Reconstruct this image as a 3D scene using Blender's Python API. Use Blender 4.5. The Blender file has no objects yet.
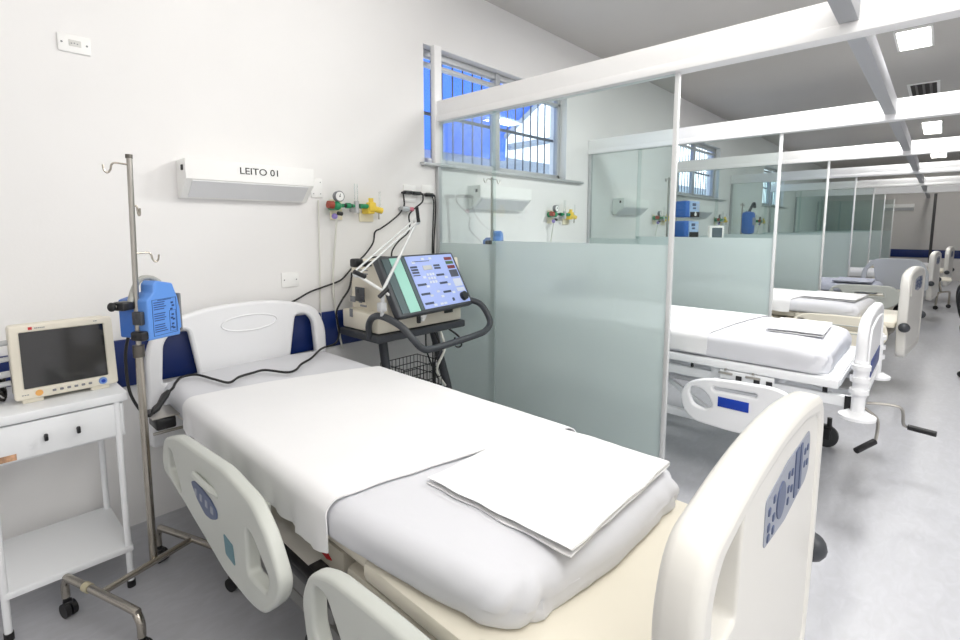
import bpy, bmesh, math, random
from mathutils import Vector, Matrix, noise
random.seed(4)
SC = bpy.context.scene
COL = SC.collection
PI = math.pi

# ------------------------------------------------------------------ materials
def lin(c):
    return tuple((v / 12.92 if v <= .04045 else ((v + .055) / 1.055) ** 2.4) for v in c)
def hx(r, g, b):
    return lin((r / 255, g / 255, b / 255))
MATS = {}
def mat(name, rgb, rough=.5, metal=0., var=0., scale=8., bump=0., bscale=60., emit=0., coat=0., spec=.5):
    if name in MATS: return MATS[name]
    m = bpy.data.materials.new(name); m.use_nodes = True
    nt = m.node_tree; b = nt.nodes['Principled BSDF']
    c = (*hx(*rgb), 1)
    b.inputs['Base Color'].default_value = c
    b.inputs['Roughness'].default_value = rough
    b.inputs['Metallic'].default_value = metal
    b.inputs['Specular IOR Level'].default_value = spec
    if coat: b.inputs['Coat Weight'].default_value = coat
    if emit:
        b.inputs['Emission Color'].default_value = c; b.inputs['Emission Strength'].default_value = emit
    if var or bump:
        tc = nt.nodes.new('ShaderNodeTexCoord')
    if var:
        n = nt.nodes.new('ShaderNodeTexNoise'); n.inputs['Scale'].default_value = scale; n.inputs['Detail'].default_value = 5
        nt.links.new(tc.outputs['Object'], n.inputs['Vector'])
        r = nt.nodes.new('ShaderNodeValToRGB')
        r.color_ramp.elements[0].position = .3; r.color_ramp.elements[1].position = .7
        r.color_ramp.elements[0].color = (*[v * (1 - var) for v in c[:3]], 1)
        r.color_ramp.elements[1].color = (*[min(1, v * (1 + var * .4)) for v in c[:3]], 1)
        nt.links.new(n.outputs['Fac'], r.inputs['Fac']); nt.links.new(r.outputs['Color'], b.inputs['Base Color'])
    if bump:
        n2 = nt.nodes.new('ShaderNodeTexNoise'); n2.inputs['Scale'].default_value = bscale; n2.inputs['Detail'].default_value = 3
        nt.links.new(tc.outputs['Object'], n2.inputs['Vector'])
        bp = nt.nodes.new('ShaderNodeBump'); bp.inputs['Strength'].default_value = bump; bp.inputs['Distance'].default_value = .01
        nt.links.new(n2.outputs['Fac'], bp.inputs['Height']); nt.links.new(bp.outputs['Normal'], b.inputs['Normal'])
    MATS[name] = m
    return m

def glass_mat(name, tint, gloss=.5):
    m = bpy.data.materials.new(name); m.use_nodes = True; nt = m.node_tree
    nt.nodes.remove(nt.nodes['Principled BSDF']); out = nt.nodes['Material Output']
    t = nt.nodes.new('ShaderNodeBsdfTransparent'); t.inputs['Color'].default_value = (*tint, 1)
    g = nt.nodes.new('ShaderNodeBsdfGlossy'); g.inputs['Roughness'].default_value = .02
    g.inputs['Color'].default_value = (.9, .95, .95, 1)
    f = nt.nodes.new('ShaderNodeFresnel'); f.inputs['IOR'].default_value = 1.45
    mu = nt.nodes.new('ShaderNodeMath'); mu.operation = 'MULTIPLY'; mu.inputs[1].default_value = gloss
    x = nt.nodes.new('ShaderNodeMixShader')
    nt.links.new(f.outputs['Fac'], mu.inputs[0]); nt.links.new(mu.outputs[0], x.inputs['Fac'])
    nt.links.new(t.outputs[0], x.inputs[1]); nt.links.new(g.outputs[0], x.inputs[2])
    nt.links.new(x.outputs[0], out.inputs['Surface'])
    MATS[name] = m; return m

def frost_mat(name):
    m = bpy.data.materials.new(name); m.use_nodes = True; nt = m.node_tree
    nt.nodes.remove(nt.nodes['Principled BSDF']); out = nt.nodes['Material Output']
    d = nt.nodes.new('ShaderNodeBsdfDiffuse'); d.inputs['Color'].default_value = (.78, .90, .89, 1)
    t = nt.nodes.new('ShaderNodeBsdfTranslucent'); t.inputs['Color'].default_value = (.93, 1., .99, 1)
    r = nt.nodes.new('ShaderNodeBsdfRefraction'); r.inputs['Color'].default_value = (.92, .98, .97, 1)
    r.inputs['Roughness'].default_value = .28; r.inputs['IOR'].default_value = 1.12
    g = nt.nodes.new('ShaderNodeBsdfGlossy'); g.inputs['Roughness'].default_value = .35
    a = nt.nodes.new('ShaderNodeMixShader'); a.inputs['Fac'].default_value = .5
    b = nt.nodes.new('ShaderNodeMixShader'); b.inputs['Fac'].default_value = .32
    c = nt.nodes.new('ShaderNodeMixShader'); c.inputs['Fac'].default_value = .05
    nt.links.new(d.outputs[0], a.inputs[1]); nt.links.new(t.outputs[0], a.inputs[2])
    nt.links.new(a.outputs[0], b.inputs[1]); nt.links.new(r.outputs[0], b.inputs[2])
    nt.links.new(b.outputs[0], c.inputs[1]); nt.links.new(g.outputs[0], c.inputs[2])
    nt.links.new(c.outputs[0], out.inputs['Surface'])
    MATS[name] = m; return m

WALL = mat('painted_wall', (240, 239, 238), .75, var=.02, scale=1.5, bump=.03, bscale=90)
CEIL = mat('ceiling_plaster', (204, 201, 197), .9, var=.03, scale=1.)
BEAMM = mat('beam_white_paint', (250, 250, 250), .45)
BLUE = mat('navy_wall_guard', (6, 38, 104), .35, var=.12, scale=6)
STEEL = mat('brushed_steel', (178, 174, 168), .28, 1.)
DSTEEL = mat('aged_chrome_tube', (178, 172, 162), .27, 1.)
ALU = mat('anodised_aluminium', (226, 228, 228), .38, .35)
GALU = mat('grey_aluminium', (188, 190, 192), .42, .3)
PLW = mat('warm_white_plastic', (226, 224, 218), .33)
PLG = mat('pale_grey_plastic', (196, 199, 193), .36)
PLB = mat('bright_white_plastic', (245, 246, 248), .32)
CREAM = mat('cream_moulded_plastic', (233, 227, 211), .36, var=.03, scale=4)
CREAM2 = mat('cream_equipment_case', (232, 226, 210), .45)
WST = mat('white_enamelled_steel', (242, 244, 246), .3)
SHEET1 = mat('greyish_cotton_sheet', (218, 219, 224), .9, var=.015, scale=5, bump=.06, bscale=25)
SHEET2 = mat('white_cotton_sheet', (241, 241, 242), .92, var=.012, scale=6, bump=.10, bscale=18)
SHEET3 = mat('bluish_grey_sheet', (196, 200, 214), .9, var=.03, scale=4, bump=.08, bscale=18)
BLK = mat('black_rubber', (22, 22, 24), .5)
BLKP = mat('black_plastic', (28, 28, 31), .35)
DGR = mat('charcoal_coated_metal', (62, 65, 70), .42)
MGR = mat('mid_grey_plastic', (130, 132, 136), .45)
LGR = mat('light_grey_plastic', (196, 198, 200), .45)
PUMPB = mat('cornflower_blue_plastic', (98, 150, 226), .38)
PUMPD = mat('deeper_blue_plastic', (58, 112, 196), .4)
INK = mat('dark_printed_ink', (40, 66, 118), .6)
TXT = mat('black_lettering', (25, 25, 25), .6)
SCRN = mat('dark_lcd_glass', (34, 34, 37), .08, spec=.9)
CTLG = mat('grey_blue_membrane', (152, 157, 170), .45)
CTLD = mat('slate_membrane', (84, 96, 126), .45)
LBLU = mat('royal_blue_label', (14, 62, 176), .4)
ORNG = mat('orange_button', (238, 176, 96), .4)
BTNB = mat('blue_ring_button', (120, 156, 214), .4)
RED = mat('red_label', (196, 36, 40), .5)
TOUCH = mat('lavender_touch_panel', (160, 176, 228), .35, emit=.15)
TEAL = mat('teal_waveform_strip', (150, 202, 188), .35, emit=.12)
KEYD = mat('dark_key_bar', (62, 70, 96), .4)
KEYW = mat('pale_key', (218, 224, 240), .4)
KRED = mat('maroon_key', (128, 52, 56), .4)
GREEN = mat('green_anodised_fitting', (32, 140, 92), .35)
YELL = mat('yellow_fitting', (240, 208, 76), .4)
PURP = mat('violet_knob', (140, 124, 190), .4)
BRICK = mat('red_brown_cap', (160, 70, 52), .45)
IVORY = mat('ivory_backplate', (240, 232, 205), .5)
WHT = mat('white_plate_plastic', (246, 246, 244), .4)
DIFF = mat('lamp_diffuser', (228, 229, 231), .5)
LAMPON = mat('lit_fluorescent_panel', (255, 252, 246), .5, emit=7.)
TUBEC = mat('translucent_hose', (222, 222, 214), .3)
EXTB = mat('blue_corrugated_sheet', (52, 108, 222), .5, var=.14, scale=1.2, emit=.3)  # emission put in for daylight on the sheet
EXTW = mat('glowing_white_sky', (244, 246, 250), .8, emit=.9)  # white glow put in for the bright sky
EXTG = mat('outdoor_grey_render', (150, 158, 172), .8, emit=.2)  # slight emission put in for daylight on wall and truss
GRILL = mat('window_grille_steel', (92, 100, 116), .5)
GLASS = glass_mat('clear_green_glass', (.926, .962, .956), .45)
WGLASS = glass_mat('window_glass', (.95, .97, .98), .10)
ACRYL = glass_mat('clear_acrylic', (.965, .975, .975), .7)
FROST = frost_mat('frosted_glass_film')

def floor_mat():
    m = bpy.data.materials.new('vinyl_floor'); m.use_nodes = True; nt = m.node_tree; b = nt.nodes['Principled BSDF']
    tc = nt.nodes.new('ShaderNodeTexCoord')
    mp = nt.nodes.new('ShaderNodeMapping'); mp.inputs['Rotation'].default_value = (0, 0, .5); mp.inputs['Scale'].default_value = (5, 11, 1)
    n = nt.nodes.new('ShaderNodeTexNoise'); n.inputs['Scale'].default_value = 2.2; n.inputs['Detail'].default_value = 8; n.inputs['Distortion'].default_value = 1.2
    r = nt.nodes.new('ShaderNodeValToRGB')
    r.color_ramp.elements[0].position = .28; r.color_ramp.elements[0].color = (*hx(180, 181, 185), 1)
    r.color_ramp.elements[1].position = .72; r.color_ramp.elements[1].color = (*hx(190, 191, 196), 1)
    e = r.color_ramp.elements.new(.5); e.color = (*hx(184, 185, 190), 1)
    nt.links.new(tc.outputs['Object'], mp.inputs['Vector']); nt.links.new(mp.outputs[0], n.inputs['Vector'])
    nt.links.new(n.outputs['Fac'], r.inputs['Fac']); nt.links.new(r.outputs['Color'], b.inputs['Base Color'])
    b.inputs['Roughness'].default_value = .33; b.inputs['Specular IOR Level'].default_value = .45
    return m
FLOORM = floor_mat()

# ------------------------------------------------------------------ mesh helpers
def bx(bm, c, s, bev=0., rot=None, seg=2):
    """box centred at c with full size s"""
    M = Matrix.Translation(c) @ (rot if rot else Matrix.Identity(4)) @ Matrix.Diagonal((s[0], s[1], s[2], 1))
    t = bmesh.new(); bmesh.ops.create_cube(t, size=1, matrix=M)
    if bev: bmesh.ops.bevel(t, geom=list(t.edges), offset=min(bev, min(s) * .45), segments=seg, affect='EDGES', profile=.5)
    merge(bm, t); return bm
def b2(bm, lo, hi, bev=0., seg=2):
    return bx(bm, [(a + b) / 2 for a, b in zip(lo, hi)], [abs(b - a) for a, b in zip(lo, hi)], bev, None, seg)
def merge(bm, t):
    me = bpy.data.meshes.new('tmp'); t.to_mesh(me); t.free(); bm.from_mesh(me); bpy.data.meshes.remove(me)
def smooth_path(pts, n=6, closed=False):
    P = [Vector(p) for p in pts]; out = []; N = len(P)
    if N < 3: return P
    rng = range(N) if closed else range(N - 1)
    for i in rng:
        if closed: a, b, c, d = P[i - 1], P[i], P[(i + 1) % N], P[(i + 2) % N]
        else: a, b, c, d = P[max(i - 1, 0)], P[i], P[i + 1], P[min(i + 2, N - 1)]
        for k in range(n):
            t = k / n
            out.append(.5 * ((2 * b) + (c - a) * t + (2 * a - 5 * b + 4 * c - d) * t * t + (3 * b - a - 3 * c + d) * t ** 3))
    if not closed: out.append(P[-1])
    return out
def tube(bm, pts, r, n=10, closed=False, sm=0):
    P = smooth_path(pts, sm, closed) if sm else [Vector(p) for p in pts]
    N = len(P); rings = []; up = None
    for i in range(N):
        if closed: t = P[(i + 1) % N] - P[i - 1]
        else: t = P[min(i + 1, N - 1)] - P[max(i - 1, 0)]
        t = t.normalized() if t.length > 1e-9 else Vector((0, 0, 1))
        if up is None:
            up = Vector((0, 0, 1)) if abs(t.z) < .9 else Vector((1, 0, 0))
        s = t.cross(up)
        if s.length < 1e-6: s = t.cross(Vector((0, 1, .3)))
        s.normalize(); up = s.cross(t).normalized()
        rr = r[i * (len(r) - 1) // max(1, N - 1)] if isinstance(r, (list, tuple)) else r
        rings.append([bm.verts.new(P[i] + (s * math.cos(2 * PI * k / n) + up * math.sin(2 * PI * k / n)) * rr) for k in range(n)])
    for i in range(N if closed else N - 1):
        A, B = rings[i], rings[(i + 1) % N]
        for k in range(n):
            bm.faces.new((A[k], A[(k + 1) % n], B[(k + 1) % n], B[k]))
    if not closed:
        bm.faces.new(list(reversed(rings[0]))); bm.faces.new(rings[-1])
    return bm
def cyl(bm, a, b, r, r2=None, n=20):
    a, b = Vector(a), Vector(b); d = b - a
    M = Matrix.Translation((a + b) / 2) @ d.to_track_quat('Z', 'Y').to_matrix().to_4x4()
    bmesh.ops.create_cone(bm, cap_ends=True, segments=n, radius1=r, radius2=r if r2 is None else r2, depth=d.length, matrix=M)
    return bm
def ball(bm, c, r, sc=(1, 1, 1), n=14):
    bmesh.ops.create_uvsphere(bm, u_segments=n, v_segments=max(6, n // 2 + 1), radius=r, matrix=Matrix.Translation(c) @ Matrix.Diagonal((*sc, 1)))
    return bm
def disc_ring(bm, c, axis, R, r, n=24):
    """torus"""
    ax = Vector(axis).normalized(); q = ax.to_track_quat('Z', 'Y')
    pts = [Vector(c) + q @ Vector((R * math.cos(2 * PI * k / n), R * math.sin(2 * PI * k / n), 0)) for k in range(n)]
    return tube(bm, pts, r, 8, True)
def rounded(poly, r, n=5):
    out = []; N = len(poly)
    for i in range(N):
        p = Vector(poly[i]); a = Vector(poly[i - 1]); b = Vector(poly[(i + 1) % N])
        rr = r[i] if isinstance(r, (list, tuple)) else r
        u = a - p; v = b - p
        d = min(rr, u.length * .48, v.length * .48)
        s = p + u.normalized() * d; e = p + v.normalized() * d
        for k in range(n + 1):
            t = k / n
            out.append(s * (1 - t) ** 2 + p * 2 * t * (1 - t) + e * t * t)
    return [(q.x, q.y) for q in out]
def plate(bm, outline, holes, t, bev, M):
    """extruded 2D outline with holes and rounded edges; local x,y in plane, z thickness"""
    cu = bpy.data.curves.new('c', 'CURVE'); cu.dimensions = '2D'; cu.fill_mode = 'BOTH'
    cu.extrude = max(t / 2 - bev, .0002); cu.bevel_depth = bev; cu.bevel_resolution = 2; cu.offset = -bev
    for poly in [outline] + list(holes):
        s = cu.splines.new('POLY'); s.points.add(len(poly) - 1); s.use_cyclic_u = True
        for p, q in zip(s.points, poly): p.co = (q[0], q[1], 0, 1)
    o = bpy.data.objects.new('c', cu); COL.objects.link(o)
    dg = bpy.context.evaluated_depsgraph_get(); dg.update()
    me = bpy.data.meshes.new_from_object(o.evaluated_get(dg))
    me.transform(M); bm.from_mesh(me)
    bpy.data.objects.remove(o); bpy.data.curves.remove(cu); bpy.data.meshes.remove(me)
    return bm
XZ = Matrix(((1, 0, 0, 0), (0, 0, 1, 0), (0, 1, 0, 0), (0, 0, 0, 1)))       # plane x,y -> x,z ; thickness along y
YZ = Matrix(((0, 0, 1, 0), (1, 0, 0, 0), (0, 1, 0, 0), (0, 0, 0, 1)))       # plane x,y -> y,z ; thickness along x
T = Matrix.Translation
def rz(a): return Matrix.Rotation(a, 4, 'Z')
def rx(a): return Matrix.Rotation(a, 4, 'X')
def ry(a): return Matrix.Rotation(a, 4, 'Y')
def ellipse(cx, cy, a, b, n=28): return [(cx + a * math.cos(2 * PI * k / n), cy + b * math.sin(2 * PI * k / n)) for k in range(n)]
def text_mesh(bm, s, size, M, ext=.0006, align='CENTER'):
    cu = bpy.data.curves.new('t', 'FONT'); cu.body = s; cu.size = size; cu.extrude = ext; cu.align_x = align; cu.align_y = 'CENTER'
    o = bpy.data.objects.new('t', cu); COL.objects.link(o)
    dg = bpy.context.evaluated_depsgraph_get(); dg.update()
    me = bpy.data.meshes.new_from_object(o.evaluated_get(dg)); me.transform(M); bm.from_mesh(me)
    bpy.data.objects.remove(o); bpy.data.curves.remove(cu); bpy.data.meshes.remove(me); return bm

def obj(name, bm, m, parent=None, flat=False):
    bmesh.ops.recalc_face_normals(bm, faces=list(bm.faces))
    me = bpy.data.meshes.new(name); bm.to_mesh(me); bm.free()
    if not flat:
        for p in me.polygons: p.use_smooth = True
        me.set_sharp_from_angle(angle=math.radians(38))
    me.materials.append(m)
    o = bpy.data.objects.new(name, me); COL.objects.link(o)
    if parent: o.parent = parent
    return o
NB = bmesh.new
def pieces(name, bm, m, parent):
    """every loose piece of bm becomes an object of its own"""
    bm.verts.index_update(); seen = set(); out = []
    for v in list(bm.verts):
        if v in seen: continue
        st = [v]; comp = set()
        while st:
            q = st.pop()
            if q in comp: continue
            comp.add(q); st.extend(e.other_vert(q) for e in q.link_edges)
        seen |= comp
        t = NB(); mp = {q: t.verts.new(q.co) for q in comp}
        for f in {f for q in comp for f in q.link_faces}: t.faces.new([mp[q] for q in f.verts])
        out.append(obj(name, t, m, parent))
    bm.free(); return out
def thing(name, label, cat, loc=(0, 0, 0), rot=0., group=None):
    o = bpy.data.objects.new(name, None); COL.objects.link(o)
    o.empty_display_size = .1; o.location = loc; o.rotation_euler = (0, 0, rot)
    o['label'] = label; o['category'] = cat
    if group: o['group'] = group
    return o
def tag(o, label, cat, group=None):
    o['label'] = label; o['category'] = cat
    if group: o['group'] = group
    return o
def struct(name, bm, m, parent=None, label=None, flat=False):
    o = obj(name, bm, m, parent, flat)
    if not parent: o['kind'] = 'structure'
    return o
def dup(root, loc=None, rot=None, label=None, group=None, skip=()):
    r = root.copy(); COL.objects.link(r)
    if loc is not None: r.location = loc
    if rot is not None: r.rotation_euler = (0, 0, rot)
    if label: r['label'] = label
    if group: r['group'] = group
    for ch in list(root.children):
        if ch.name.split('.')[0] in skip: continue
        c = ch.copy(); COL.objects.link(c); c.parent = r
        for g in list(ch.children):
            d = g.copy(); COL.objects.link(d); d.parent = c
    return r

# ------------------------------------------------------------------ room shell
CH = 3.235                       # ceiling height
X0, X1, YF = -2.4, 18.6, -6.4     # left wall, far wall, front wall
POSTS = [2.53, 4.70, 7.03, 9.53, 12.3, 14.85, 17.9]
WINS = [(2.41, 4.26), (7.02, 8.87), (11.65, 13.5)]
WZ0, WZ1 = 1.915, 2.742
struct('floor', b2(NB(), (X0, YF, -.1), (X1 + .2, .2, 0)), FLOORM)
struct('ceiling', b2(NB(), (X0, YF, CH), (X1 + .2, .2, CH + .1)), CEIL)
bm = NB()
b2(bm, (X0, 0, 0), (X1, .2, WZ0)); b2(bm, (X0, 0, WZ1), (X1, .2, CH))
xs = [X0] + [v for w in WINS for v in w] + [X1]
for a, b in zip(xs[0::2], xs[1::2]): b2(bm, (a, 0, WZ0), (b, .2, WZ1))
struct('wall_back', bm, WALL, flat=True)
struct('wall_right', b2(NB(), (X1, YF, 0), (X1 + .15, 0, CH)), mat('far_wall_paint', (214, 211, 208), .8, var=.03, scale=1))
struct('wall_left', b2(NB(), (X0 - .15, YF, 0), (X0, .2, CH)), WALL)
struct('wall_front', b2(NB(), (X0, YF - .15, 0), (X1, YF, CH)), WALL)
# navy bumper strips
struct('trim_1', b2(NB(), (X0, -.022, .70), (X1, 0, .925), .006), BLUE)
struct('trim_2', b2(NB(), (X1 - .022, YF, .60), (X1, -.03, .82), .006), BLUE)
# windows
for i, (a, b) in enumerate(WINS):
    bm = NB()
    fy0, fy1 = .075, .125
    b2(bm, (a, fy0, WZ0), (a + .045, fy1, WZ1), .004); b2(bm, (b - .045, fy0, WZ0), (b, fy1, WZ1), .004)
    b2(bm, (a, fy0, WZ1 - .05), (b, fy1, WZ1), .004); b2(bm, (a, fy0, WZ0), (b, fy1, WZ0 + .05), .004)
    mx = a + .885
    b2(bm, (mx - .03, fy0 - .012, WZ0), (mx + .03, fy1, WZ1), .004)
    b2(bm, (a, fy0, WZ1 - .115), (b, fy1, WZ1 - .085), .004)
    w = struct('window_%d' % (i + 1), bm, GALU)
    for (p, q) in ((a + .045, mx - .03), (mx + .03, b - .045)):
        obj('pane', b2(NB(), (p, .098, WZ0 + .05), (q, .102, WZ1 - .115)), WGLASS, w)
    bm = NB(); k = a + .10
    while k < b - .05:
        cyl(bm, (k, .165, WZ0), (k, .165, WZ1), .007, n=8); k += .115
    b2(bm, (a, .158, 2.30), (b, .172, 2.325))
    obj('grille', bm, GRILL, w)
    obj('sill', b2(NB(), (a - .045, -.045, WZ0 - .022), (b + .27, .075, WZ0), .004), GALU, w)
# header beams over every partition + their aisle run
for i, X in enumerate(POSTS[:-1]):
    bm = NB(); b2(bm, (X - .035, -5.2, 2.245), (X + .035, -.005, 2.355), .004); b2(bm, (X - .045, -5.2, 2.208), (X + .045, -.005, 2.25), .003)
    struct('trim_%d' % (3 + i), bm, BEAMM)
bm = NB()
ends = [X0] + POSTS[:-1] + [X1]
for p, q in zip(ends[:-1], ends[1:]):
    b2(bm, (p + .045, -2.49, 2.25), (q - .045, -2.425, 2.35), .003)
struct('trim_10', bm, mat('grey_painted_rail', (172, 174, 178), .5))
# ceiling luminaires + air vent
def luminaire(x0, x1, y0, y1, label):
    t = thing('ceiling_light', label, 'ceiling light', ((x0 + x1) / 2, (y0 + y1) / 2, CH), group='recessed ceiling lights')
    sx, sy = (x1 - x0) / 2, (y1 - y0) / 2
    bm = NB()
    for s in (-1, 1):
        bx(bm, (s * sx, 0, -.008), (.02, 2 * sy + .02, .016)); bx(bm, (0, s * sy, -.008), (2 * sx, .02, .016))
    obj('frame', bm, WHT, t)
    obj('diffuser', b2(NB(), (-sx, -sy, -.008), (sx, sy, -.002)), LAMPON, t)
    bm = NB()
    for s in (-.35, .35): cyl(bm, (-sx * .8, s * sy, -.016), (sx * .8, s * sy, -.016), .013, n=10)
    pieces('fluorescent_tube', bm, LAMPON, t)
luminaire(6.09, 6.74, -2.59, -2.335, 'largest square ceiling light, bright between the first two beams')
luminaire(11.5, 13.0, -2.66, -2.40, 'second bright ceiling light, beyond the second white beam')
luminaire(16.1, 17.5, -2.75, -2.45, 'smallest ceiling light, two bright spots beyond the third beam')
t = thing('air_vent', 'dark slatted air vent set in the ceiling just behind the largest ceiling light', 'air vent', (8.9, -2.485, CH))
bm = NB()
for s in (-1, 1): bx(bm, (s * .47, 0, -.006), (.03, .31, .012)); bx(bm, (0, s * .14, -.006), (.94, .03, .012))
obj('frame', bm, WHT, t)
bm = NB(); bx(bm, (0, 0, -.002), (.92, .26, .004)); obj('duct_opening', bm, mat('dark_duct', (52, 48, 46), .8), t)
bm = NB()
for k in (-.07, .0, .07): bx(bm, (0, k, -.012), (.92, .03, .004), rot=rx(.6))
pieces('slat', bm, mat('grey_slat', (110, 106, 104), .6), t)

# outside, seen through the windows
t = thing('neighbouring_building', 'blue corrugated roof and white glowing sky panel seen through barred window', 'building', (7, 3.0, 0))
bm = NB()
plate(bm, [(-6.5, 2.62), (-.14, 2.62), (-.12, 3.05), (1.25, 4.0), (1.7, 4.5), (1.7, 9), (-6.5, 9)], [], .06, .0, XZ)
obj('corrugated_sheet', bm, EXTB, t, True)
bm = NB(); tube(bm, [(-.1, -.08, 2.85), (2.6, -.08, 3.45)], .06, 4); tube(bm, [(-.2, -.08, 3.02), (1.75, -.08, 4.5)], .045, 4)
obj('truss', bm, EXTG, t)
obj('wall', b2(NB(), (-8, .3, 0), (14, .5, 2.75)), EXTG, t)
obj('sky_panel', b2(NB(), (-.2, .6, 2.7), (14, .8, 7)), EXTW, t)  # self-lit slab added in place of bright sky

# ------------------------------------------------------------------ glass partitions
FT = 1.345
def partition(X, label):
    t = thing('glass_partition', label, 'glass partition', (X, 0, 0), group='glass bed partitions')
    z0, z1 = .06, 2.208
    e = -1.775
    bm = NB(); b2(bm, (-.018, -.035, 0), (.018, -.002, 2.208), .003); obj('wall_profile', bm, GALU, t)
    bm = NB(); b2(bm, (-.012, e - .012, 0), (.012, e + .012, 2.208), .004); obj('post', bm, ALU, t)
    for (a, b, x) in ((-.035, -.585, -.007), (-.545, e + .012, .007)):
        f = (FT - .012) if a > -.1 else FT + .012
        obj('clear_pane', b2(NB(), (x - .004, b, f), (x + .004, a, z1)), GLASS, t)
        obj('frosted_pane', b2(NB(), (x - .004, b, z0), (x + .004, a, f)), FROST, t)
    bm = NB(); b2(bm, (-.02, e, 0), (.02, -.035, .06), .003); obj('bottom_rail', bm, GALU, t)
    return t
PL = ['tall clear and frosted glass partition behind the ventilator', 'second glass partition, behind the white crank bed',
      'third glass partition, behind the cream bed in the third bay', 'fourth glass partition from the camera',
      'fifth glass partition from the camera, small', 'sixth glass partition, teal, second smallest of the row', 'seventh glass partition, smallest, near the end wall']
P0 = None
for X, l in zip(POSTS, PL):
    if P0 is None: P0 = partition(X, l)
    else: dup(P0, (X, 0, 0), None, l)
# white jamb standing in front of the window, above the first partition profile
bm = NB(); b2(bm, (2.475, -.045, 1.915), (2.545, -.002, 2.742), .004)
struct('trim_11', bm, BEAMM)

# ------------------------------------------------------------------ bed model A (electric, moulded plastic)
def fab(x, y, s=1., seed=0.): return noise.noise(Vector((x * 3.1 * s + seed, y * 2.7 * s, seed * 1.7)))
def mattress_bm(hx_, y0, y1, z0, z1, r=.05, foot=True, seed=0., taper=0.):
    """sheeted mattress: stacked rounded-rectangle rings, soft edges, tucked foot corners"""
    hy = (y1 - y0) / 2; cy = (y0 + y1) / 2; N = 40
    def ring(d, rr):
        a, b = hx_ - d, hy - d; rr = max(.004, min(rr - d * .6, a * .98)); out = []
        nx, ny, nc = 14, 36, 9
        for (cx_, cy_, a0, n, ex, ey) in ((1, 1, 0, nx, -1, 0), (-1, 1, PI / 2, ny, 0, -1), (-1, -1, PI, nx, 1, 0), (1, -1, 1.5 * PI, ny, 0, 1)):
            ox, oy = cx_ * (a - rr), cy_ * (b - rr)
            for k in range(nc): out.append((ox + rr * math.cos(a0 + PI / 2 * k / nc), oy + rr * math.sin(a0 + PI / 2 * k / nc)))
            L = 2 * (a - rr) if ex else 2 * (b - rr); sx, sy = ox + rr * math.cos(a0 + PI / 2), oy + rr * math.sin(a0 + PI / 2)
            for k in range(n): out.append((sx + ex * L * k / n, sy + ey * L * k / n))
        return out
    prof = []
    for k in range(4): prof.append((r * .5 * (1 - math.sin(PI / 2 * k / 4)), z0 + r * .5 * (1 - math.cos(PI / 2 * k / 4))))
    for k in range(4): prof.append((0, z0 + r * .5 + (z1 - r - z0 - r * .5) * k / 4))
    for k in range(7): prof.append((r * (1 - math.cos(PI / 2 * k / 6)), z1 - r + r * math.sin(PI / 2 * k / 6)))
    for k in range(1, 13): prof.append((r + (hx_ - r - .006) * k / 12, z1))
    bm = NB(); rows = []
    for (d, z) in prof:
        row = []
        for (x, y) in ring(d, .10):
            X, Y, Z = x, y, z
            u = x / hx_; top = z > (z0 + z1) / 2
            e = max(0, (-y / hy - .80) / .20) if foot else 0
            if top: Z += .010 * (1 - u * u) + .0022 * fab(x, y, 1, seed) * min(1, d / .1)
            if d < r:
                side = 1 - d / r
                Y += .004 * side * fab(x * 5, z * 7, 1, seed + 2); X += .004 * side * fab(y * 3, z * 6, 1, seed + 3)
                if foot and y < -hy + .25 and abs(u) > .55:      # tucked corner folds
                    g = side * min(1, (-hy + .25 - y) / .2)
                    ph = math.atan2(y + hy - .1, abs(x) - hx_ + .1)
                    Y -= .007 * g * math.sin(ph * 9 + z * 45); X += math.copysign(.006, x) * g * math.sin(ph * 8 + z * 60)
            Z -= .020 * e * e * (1 if top else .25)
            if taper and x < 0:
                q = max(0, (-y - hy + .62) / .62); X += taper * min(1, q) ** 1.3 * min(1, -u * 1.2); Y += .05 * min(1, q) ** 4 * (-u)
            row.append(bm.verts.new((X, Y + cy, Z)))
        rows.append(row)
    n = len(rows[0])
    for A, B in zip(rows[:-1], rows[1:]):
        for k in range(n): bm.faces.new((A[k], A[(k + 1) % n], B[(k + 1) % n], B[k]))
    bm.faces.new(list(reversed(rows[0]))); bm.faces.new(rows[-1])
    return bm
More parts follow.
